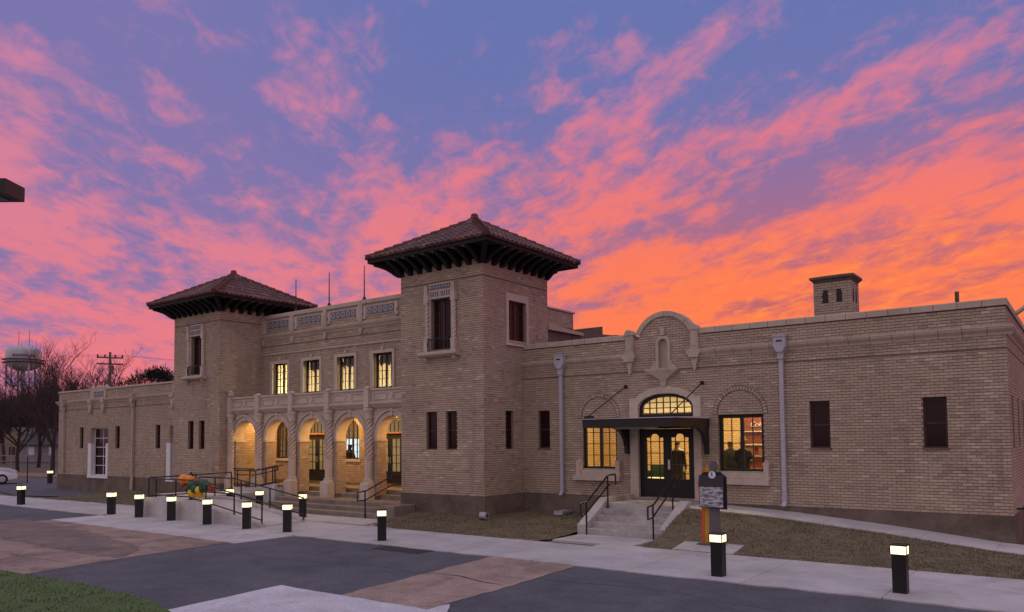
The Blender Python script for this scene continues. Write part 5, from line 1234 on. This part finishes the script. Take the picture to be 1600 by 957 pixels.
for q, nm in (((-12.85, -11.75, 24.7, 25.5, 1.0, 1.30), 'seat'), ((-12.85, -11.75, 25.45, 25.7, 1.0, 1.72), 'backrest'), ((-13.0, -12.86, 24.7, 25.7, 1.0, 1.5), 'arm'), ((-11.74, -11.6, 24.7, 25.7, 1.0, 1.5), 'arm')): MB().cbox(*q, .03).build(nm, mat('green_upholstery', (.016, .034, .014), .8), ac)
for x in (-12.8, -11.8):
    for y_ in (24.8, 25.6): MB().tube([(x, y_, .86), (x, y_, 1.0)], .03, 6).build('leg', M_MAROON, ac)
tb = thing('low_table', (-11.9, 24.2, .86), 'pale low table in front of the green armchair inside the doors', 'table')
MB().cbox(-12.3, -11.35, 23.95, 24.4, 1.28, 1.33, .01).build('table_top', M_CEIL, tb)
for x in (-12.2, -11.45):
    for y_ in (24.02, 24.33): MB().tube([(x, y_, .86), (x, y_, 1.28)], .025, 6).build('leg', M_CEIL, tb)
rm = thing('red_kiosk', (-8.6, 24.6, .86), 'red panelled display cabinet with white script seen through the right entrance window', 'cabinet')
M_RED = mat('red_panel', (.24, .065, .05), .6, .15)
MB().box(-8.98, -8.15, 24.5, 25.0, .86, 3.45).build('body', M_RED, rm)
for z in (1.62, 2.05, 2.42, 2.85): MB().box(-8.99, -8.14, 24.47, 24.499, z, z+.05).build('shelf_edge', M_CEIL, rm)
for x in (-8.8, -8.4): MB().box(x-.13, x+.13, 24.485, 24.499, 2.12, 2.38).build('panel', mat('red_panel_light', (.34, .15, .12), .6), rm)
cu = bpy.data.curves.new('script', 'FONT'); cu.body = 'Coke'; cu.size = .22; cu.shear = .35; cu.extrude = .004
tmp = bpy.data.objects.new('script_tmp', cu); col.objects.link(tmp); dg = bpy.context.evaluated_depsgraph_get(); me = bpy.data.meshes.new_from_object(tmp.evaluated_get(dg)); bpy.data.objects.remove(tmp)
me.name = 'lettering'; me.materials.clear(); me.materials.append(M_CEIL); me.transform(Matrix.Rotation(R(90), 4, 'X'))
lo_ = place('lettering', me, (-8.80, 24.49, 3.02), rm)

# ------------------------------------------------------------ street lamp at the left edge
dl = Vector((-0.9388, 0.3445, 0)); pL = dl*10.0; zL = 2.77+.275*10
sd = Vector((-dl.y, dl.x, 0))*-1
lp = thing('street_lamp', (pL.x-1.2, pL.y-.6, 0), 'dark flat street lamp head reaching in at the left edge of the sky', 'street lamp')
ax = Vector((.79, .61, 0)); ay = Vector((-.61, .79, 0)); E0 = pL
def lb(a0, a1, b0, b1, z0, z1):
    return [[E0+ax*a+ay*b+Vector((0, 0, z)) for a, b in ((a0, b0), (a1, b0), (a1, b1), (a0, b1))] for z in (z0, z1)]
MB().rings(lb(-.66, 0, -.17, .17, zL-.06, zL+.10)).build('lamp_head', M_BLACK, lp)
MB().rings(lb(-.55, -.12, -.11, .11, zL-.068, zL-.061)).build('lens', mat('lamp_lens', (.10, .095, .09), .3), lp)
MB().tube([E0+ax*-.64+Vector((0, 0, zL+.02)), E0+ax*-1.35+Vector((0, 0, zL+.02))], .04, 8).build('arm', M_BLACK, lp)
pp = E0+ax*-1.4
MB().tube([(pp.x, pp.y, -.05), (pp.x, pp.y, zL+.12)], .07, 10).build('pole', M_BLACK, lp)

# ------------------------------------------------------------ parked car at the left edge
M_CARP = mat('white_car_paint', (.72, .73, .78), .25, .03, 2, spec=.6); M_TYRE = mat('tyre', (.015, .015, .016), .85)
cr_ = thing('parked_car', (-58.9, 21.6, 0), 'white car parked nose in at the left edge of the picture', 'car')
X0, X1, Y0, Y1 = -61.2, -56.6, 20.75, 22.5
side = [(X0, .42), (X0, .95), (X0+.1, 1.15), (X0+.7, 1.62), (X0+1.6, 1.68), (X0+2.5, 1.58), (X0+3.25, 1.10), (X0+4.1, 1.0), (X1-.12, .86), (X1, .62), (X1-.02, .35), (X1-.5, .28), (X0+.4, .28)]
MB().rings([[(x, Y0+(.0 if z < 1.05 else (z-1.05)*.3), z) for x, z in side], [(x, Y0-.03+.03, z) for x, z in side]]) 
bd_ = MB(); nS = len(side)
for ylist in ((0,),): pass
bd_.rings([[(x, (Y0+.10 if z < 1.1 else Y0+.10+(z-1.1)*.38), z) for x, z in side], [(x, (Y0 if z < 1.1 else Y0+(z-1.1)*.38+.05), z if z < 1.2 else z-.04) for x, z in side]][::-1]+[[(x, (Y1-.10 if z < 1.1 else Y1-.10-(z-1.1)*.38), z) for x, z in side], [(x, (Y1 if z < 1.1 else Y1-(z-1.1)*.38-.05), z if z < 1.2 else z-.04) for x, z in side]])
bd_.build('body', M_CARP, cr_)
gls = [(X0+.55, 1.12), (X0+.85, 1.52), (X0+1.6, 1.58), (X0+2.35, 1.50), (X0+3.0, 1.12)]
for s, yy in ((-1, Y0-.012), (1, Y1+.012)):
    m = MB(); m.quad(*[(x, yy-s*((z-1.1)*.38+.05 if z > 1.11 else 0), z) for x, z in gls]); m.build('side_window', M_DGLASS, cr_)
MB().quad((X0+3.30, Y0+.12, 1.09), (X0+3.30, Y1-.12, 1.09), (X0+2.56, Y1-.28, 1.57), (X0+2.56, Y0+.28, 1.57)).build('windscreen', M_DGLASS, cr_)
for wx in (X0+.85, X1-.85):
    for wy, s in ((Y0-.02, -1), (Y1-.20, 1)):
        w = MB().rings([[(wx+r*math.cos(t), yy, .33+r*math.sin(t)) for t in [2*math.pi*k/20 for k in range(20)]] for r, yy in ((.30, wy), (.33, wy+.03), (.33, wy+.19), (.30, wy+.22))]).build('wheel', M_TYRE, cr_)
        MB().rings([[(wx+r*math.cos(t), yy, .33+r*math.sin(t)) for t in [2*math.pi*k/10 for k in range(10)]] for r, yy in ((.20, wy-.012), (.06, wy-.03))]).build('rim', M_DOWN, w)
for yy in (Y0+.02, Y1-.32): MB().rings([[(X1-.30, yy, .80), (X1-.03, yy, .66), (X1-.03, yy, .80), (X1-.22, yy, .90)], [(X1-.26, yy+.3, .80), (X1+.012, yy+.3, .66), (X1+.012, yy+.3, .80), (X1-.2, yy+.3, .90)]]).build('headlight', mat('amber_lens', (.75, .30, .08), .3), cr_)
MB().box(X1-.06, X1+.03, Y0+.1, Y1-.1, .32, .50).build('bumper', M_DOWN, cr_)
cr_.rotation_euler.z = R(69.2); cr_.location = (-59.0, 19.72, 0)

def pxdir(u):
    v = cF+cR*((u-800)/1207.2); return (v.x, v.y)
# ------------------------------------------------------------ far left: post sign, fence, houses, water tower, pole, trees
t = thing('post_sign', (-58.0, 22.4, 0), 'blue parking sign on a thin dark post behind the car', 'sign')
MB().tube([(-58.0, 22.4, -.05), (-58.0, 22.4, 2.2)], .035, 8).build('post', M_BLACK, t)
MB().box(-58.18, -57.82, 22.35, 22.36, 1.75, 2.35).build('sign_plate', mat('sign_blue', (.10, .12, .30), .4), t)
def fence(pts, h, label, m, mesh):
    t = thing('fence', (*pts[0], 0), label, 'fence')
    for (xa, ya), (xb, yb) in zip(pts, pts[1:]):
        L_ = math.hypot(xb-xa, yb-ya); n = int(L_/3)
        for k in range(n+1): x, y_ = xa+(xb-xa)*k/n, ya+(yb-ya)*k/n; MB().tube([(x, y_, -.05), (x, y_, h)], .05, 6).build('post', m, t)
        for z in ((h, h*.5) if not mesh else (h, .1)): MB().tube([(xa, ya, z), (xb, yb, z)], .045, 6).build('rail', m, t)
        if mesh:
            w = MB(); q = .28
            for k in range(int(L_/q)):
                for s in (1, -1):
                    x, y_ = xa+(xb-xa)*k*q/L_, ya+(yb-ya)*k*q/L_; x2, y2 = xa+(xb-xa)*min(1, (k*q+h)/L_), ya+(yb-ya)*min(1, (k*q+h)/L_)
                    p, r_ = ((x, y_, .1), (x2, y2, h)) if s > 0 else ((x, y_, h), (x2, y2, .1)); w.tube([p, r_], .008, 3)
            w.build('wire_mesh', m, t)
PX = lambda u, d: tuple((Vector((*pxdir(u), 0)).normalized()*d)[:2])
fence([PX(-30, 104), PX(110, 108)], 1.25, 'low pale pipe rail fence across the field beyond the car', mat('pale_rail', (.34, .31, .33), .6), False)
fence([PX(-30, 112), PX(110, 116)], 2.5, 'tall grey chain link fence in front of the houses', mat('chain_link', (.22, .20, .22), .6), True)
def house(x, y, w, d, h, rh, rot, cw, crf, label):
    t = thing('house', (x, y, 0), label, 'house'); t.rotation_euler.z = rot
    def bld(mb, nm, m, par):
        me = bpy.data.meshes.new(nm); me.from_pydata(mb.v, [], mb.f); me.materials.append(m); o = bpy.data.objects.new(nm, me); col.objects.link(o); o.parent = par; return o
    bld(MB().prism([(-w/2, 0), (w/2, 0), (w/2, h), (0, h+rh*.93), (-w/2, h)], -d/2, d/2, 'y'), 'wall', cw, t)
    rf = bld(MB().prism([(-w/2-.5, h-.22), (0, h+rh), (w/2+.5, h-.22), (w/2+.5, h-.05), (0, h+rh+.2), (-w/2-.5, h-.05)], -d/2-.4, d/2+.4, 'y'), 'roof', crf, t)
    bld(MB().box(-.3, .3, 1, 1.6, h+rh*.6, h+rh+.8), 'chimney', M_PLINTH, rf)
    for k in range(3):
        xx = -w/3+k*w/3
        wi = bld(MB().box(xx-.5, xx+.5, -d/2-.05, -d/2-.005, .9, 2.1), 'window' if k != 1 else 'door', M_DARK, t)
        if k != 1: bld(MB().box(xx-.42, xx+.42, -d/2-.06, -d/2-.051, .98, 2.02), 'pane', M_DGLASS, wi)
    for k in range(2):
        yy = -d/4+k*d/2; bld(MB().box(w/2+.005, w/2+.05, yy-.5, yy+.5, .9, 2.1), 'window', M_WHITE, t)
    return t
hA = Vector((*pxdir(50), 0)).normalized()*134; hB = Vector((*pxdir(92), 0)).normalized()*126
house(hA.x, hA.y, 9.0, 7, 3.0, 1.7, R(28), mat('yellow_siding', (.30, .24, .16), .8), mat('grey_shingle', (.14, .13, .15), .8), 'yellow sided house with pale grey roof behind the bare trees')
house(hB.x, hB.y, 6, 6.5, 2.5, 1.6, R(-62), mat('grey_siding', (.26, .25, .27), .8), mat('dark_shingle', (.07, .065, .075), .8), 'grey gabled house at the left corner of the station')
# water tower
dw = Vector((-0.93489418, 0.35492658, 0)); wt_ = dw*300
t = thing('water_tower', (wt_.x, wt_.y, 0), 'grey water tower standing above the bare trees', 'water tower')
zc_ = 2.77+300*.0919; wx, wy = wt_.x, wt_.y; rT = 5.2
tank = MB().lathe([(.4, zc_-4.3), (2.1, zc_-4.1), (3.8, zc_-3.4), (4.8, zc_-2.4), (rT, zc_-1.3), (rT, zc_+1.5), (rT*.96, zc_+2.5), (rT*.80, zc_+3.4), (rT*.5, zc_+3.9), (.3, zc_+4.1)], wx, wy, 32).build('tank', mat('tank_paint', (.40, .40, .43), .28, .1, .3, spec=.6), t, smooth=True)
MB().lathe([(rT, zc_-1.7), (rT+.9, zc_-1.7), (rT+.9, zc_-1.5), (rT, zc_-1.5)], wx, wy, 32).build('catwalk', M_BLACK, t)
MB().lathe([(rT+.9, zc_-.7), (rT+.96, zc_-.7), (rT+.96, zc_-.6), (rT+.9, zc_-.6)], wx, wy, 32).build('catwalk_rail', M_BLACK, t)
tdir = Vector((-wx, -wy, 0)).normalized(); tang = math.atan2(tdir.y, tdir.x)
lt = MB()
for k in range(13):       # lettering band, too far to read
    a = tang+(-.62+.1*k); a2 = a+random.uniform(.045, .075); z0_ = zc_+.1; z1_ = zc_+.9+random.uniform(-.15, .15)
    lt.quad(*[(wx+(rT+.03)*math.cos(q), wy+(rT+.03)*math.sin(q), z) for q, z in ((a, z0_), (a2, z0_), (a2, z1_), (a, z1_))])
lt.build('lettering', mat('tank_lettering', (.05, .05, .08), .6), tank)
for k in range(6):
    a = tang+.3+2*math.pi*k/6; MB().tube([(wx+5.3*math.cos(a), wy+5.3*math.sin(a), -.5), (wx+4.8*math.cos(a), wy+4.8*math.sin(a), zc_-2.0)], .3, 8).build('leg', M_DOWN, t)
    b_ = tang+.3+2*math.pi*(k+1)/6; MB().tube([(wx+5.1*math.cos(a), wy+5.1*math.sin(a), 12), (wx+5.1*math.cos(b_), wy+5.1*math.sin(b_), 12)], .12, 5).build('brace', M_DOWN, t)
MB().tube([(wx, wy, -.5), (wx, wy, zc_-4)], .6, 10).build('riser', M_DOWN, t)
for k in (-1, 1): MB().tube([(wx+k*1.5, wy+k, zc_+3.7), (wx+k*1.5, wy+k, zc_+9)], .07, 5).build('antenna', M_BLACK, t)
# utility pole with cross arm and wires
up_ = Vector((-0.90173361, 0.43229213, 0))*95
t = thing('utility_pole', (up_.x, up_.y, 0), 'dark wooden utility pole with cross arm above the left wing roof', 'utility pole')
MB().tube([(up_.x, up_.y, -.3), (up_.x, up_.y, 12.5)], .20, 8, .13).build('pole', M_PLINTH, t)
ad = Vector((.43, .90, 0))
for z in (11.2, 11.9):
    a, b = up_-ad*1.3, up_+ad*1.3; MB().tube([(a.x, a.y, z), (b.x, b.y, z)], .09, 6).build('cross_arm', M_PLINTH, t)
for k in (-1.2, -.5, .5, 1.2):
    a = up_+ad*k; MB().lathe([(.07, 11.98), (.1, 12.05), (.04, 12.25)], a.x, a.y, 6).build('insulator', M_BLACK, t)
MB().tube([(up_.x+.35, up_.y, 10.1), (up_.x+.35, up_.y, 11.0)], .25, 8).build('transformer', M_PLINTH, t)
for k in (-1.2, .5, 1.2):
    a = up_+ad*k; q = a+Vector((34, 70, 0)); q2 = a-Vector((40, 60, 0))
    MB().tube([(a.x+(q.x-a.x)*s_, a.y+(q.y-a.y)*s_, 12.2-4*1.2*s_*(1-s_)) for s_ in [i/10 for i in range(11)]], .010, 4).build('wire', M_BLACK, t)
    MB().tube([(a.x+(q2.x-a.x)*s_, a.y+(q2.y-a.y)*s_, 12.2-4*1.2*s_*(1-s_)) for s_ in [i/10 for i in range(11)]], .010, 4).build('wire', M_BLACK, t)
# bare trees
M_BARK = mat('bark', (.050, .034, .034), .9, .25, 6)
def grow(seed, H_, trunk_r):
    rnd = random.Random(seed); tr, cw = MB(), MB()
    def branch(p, d, L_, r, lev):
        n = 4 if lev < 2 else 3; pts = [p]; q = p.copy(); dd = d.copy()
        for k in range(n):
            dd = (dd+Vector((rnd.uniform(-1, 1), rnd.uniform(-1, 1), rnd.uniform(-.4, .8)))*(.13 if lev == 0 else .24)).normalized(); q = q+dd*(L_/n); pts.append(q.copy())
        (tr if lev == 0 else cw).tube(pts, r, 7 if lev == 0 else (5 if lev == 1 else 3), r*(.55 if lev < 4 else .4))
        if lev >= 5: return
        kids = (6, 5, 4, 4, 2)[lev]
        for k in range(kids):
            f = rnd.uniform(.35 if lev == 0 else .25, 1.0); i = min(n-1, int(f*n)); b = pts[i].lerp(pts[i+1], f*n-i)
            ax_ = Vector((rnd.uniform(-1, 1), rnd.uniform(-1, 1), rnd.uniform(-.1, .7))).normalized()
            nd = (dd*rnd.uniform(.35, .9)+ax_*rnd.uniform(.6, 1.0)+Vector((0, 0, .18))).normalized()
            branch(b, nd, L_*rnd.uniform(.48, .74), max(.014, r*rnd.uniform(.38, .6)), lev+1)
    branch(Vector((0, 0, -.2)), Vector((0, 0, 1)), H_*.52, trunk_r, 0)
    def mk(mb, nm): me = bpy.data.meshes.new(nm); me.from_pydata([tuple(v) for v in mb.v], [], mb.f); me.materials.append(M_BARK); return me
    return mk(tr, 'trunk'), mk(cw, 'crown')
KIND = [grow(11+i, 14, .26) for i in range(4)]
def bare_tree(u_dir, dist, kind, s, rot, label):
    d = Vector((u_dir[0], u_dir[1], 0)).normalized()*dist
    t = thing('bare_tree', (d.x, d.y, 0), label, 'tree', 'bare winter trees behind the left wing'); t.rotation_euler.z = rot; t.scale = (s, s, s)
    for nm, me in zip(('trunk', 'crown'), KIND[kind]): o = bpy.data.objects.new(nm, me); col.objects.link(o); o.parent = t
TREES = [(-14, 96, 0, 1.12, 'at the left edge of the picture'), (8, 118, 1, 1.28, 'left of the water tower legs'), (30, 88, 2, 1.02, 'in front of the water tower legs'), (62, 100, 3, 1.22, 'just right of the water tower'), (84, 76, 0, .95, 'with a thick trunk before the houses'), (104, 120, 1, 1.25, 'beside the left corner of the station'), (128, 104, 2, 1.12, 'above the left end of the left wing'), (152, 112, 3, 1.35, 'tall and fine twigged beside the utility pole'), (178, 102, 0, 1.18, 'just right of the utility pole'), (203, 135, 1, 1.02, 'low and thin over the middle of the left wing'), (46, 140, 3, 1.45, 'far behind the water tower legs'), (120, 150, 0, 1.4, 'far behind the left end of the left wing'), (-40, 110, 2, 1.2, 'half cut by the left edge of the picture'), (222, 150, 2, .85, 'faint and low left of the pine'), (-5, 132, 3, 1.3, 'second row at the left edge of the picture'), (20, 150, 0, 1.5, 'rear row left of the water tower'), (72, 128, 2, 1.45, 'second row right of the water tower'), (90, 140, 3, 1.6, 'rear row over the grey house'), (140, 138, 1, 1.5, 'rear row left of the utility pole'), (165, 145, 2, 1.5, 'rear row behind the utility pole')]
for i, (u, d, k, s, l) in enumerate(TREES): bare_tree(pxdir(u), d, k, s*(.66 if u < 75 else .78 if u < 110 else .70), i*1.3, 'bare winter tree '+l)
# pine behind the left wing
dp = Vector((*pxdir(247), 0)).normalized()*92
t = thing('pine_tree', (dp.x, dp.y, 0), 'dark round topped pine showing above the left wing beside the tower', 'tree')
MB().tube([(dp.x, dp.y, -.2), (dp.x+.3, dp.y, 5), (dp.x, dp.y, 10.2)], .3, 8, .12).build('trunk', M_BARK, t)
cwn = MB(); rnd = random.Random(5)
cl_ = [(rnd.gauss(0, 1.25), rnd.gauss(0, 1.25), 9) for _ in range(26)]
for (a, b, c_) in cl_:
    hz = 1-min(1, math.hypot(a, b)/4.6); c_ = 8.2+hz*2.2*rnd.uniform(.6, 1.1)
    for k in range(130):
        v = Vector((rnd.gauss(0, 1), rnd.gauss(0, 1), rnd.gauss(0, .6))).normalized()*rnd.uniform(.2, .85); p = Vector((dp.x+a, dp.y+b, c_))+v
        q = p+(v.normalized()+Vector((0, 0, .4)))*.28; w = v.orthogonal().normalized()*.05
        cwn.quad(p-w, p+w, q)
cwn.build('crown', mat('pine_needles', (.018, .030, .020), .9, .3, 2), t)
# understorey along the field edge reads as one dark mass
und = MB(); rnd = random.Random(9)
for k in range(900):
    u = rnd.uniform(-60, 125) if k % 2 else rnd.uniform(-60, 235); dist = rnd.uniform(142, 190); d = Vector((*pxdir(u), 0)).normalized()*dist; hh = rnd.uniform(4, 10) if u < 120 else rnd.uniform(3, 6)
    for j in range(34):
        p = Vector((d.x+rnd.gauss(0, 1.6), d.y+rnd.gauss(0, 1.6), rnd.uniform(0, 1)**.8*hh)); v = Vector((rnd.uniform(-1, 1), rnd.uniform(-1, 1), rnd.uniform(0, 1.6))).normalized()*rnd.uniform(.5, 1.3); w = v.orthogonal().normalized()*rnd.uniform(.05, .28)
        und.quad(p-w, p+w, p+v)
o = und.build('thicket', mat('thicket', (.055, .036, .032), .95, .3, 1), None); o['kind'] = 'stuff'; o['label'] = 'dark tangled thicket along the field edge behind the houses'; o['category'] = 'thicket'
struct(sheet('dirt_bank', mat('bare_dirt', (.24, .155, .12), .95, .25, .5, fine=6), ragged([(-74, 24.5), (-66, 27.5), (-68, 31), (-80, 29.5)], .3, 1.2), -.03))
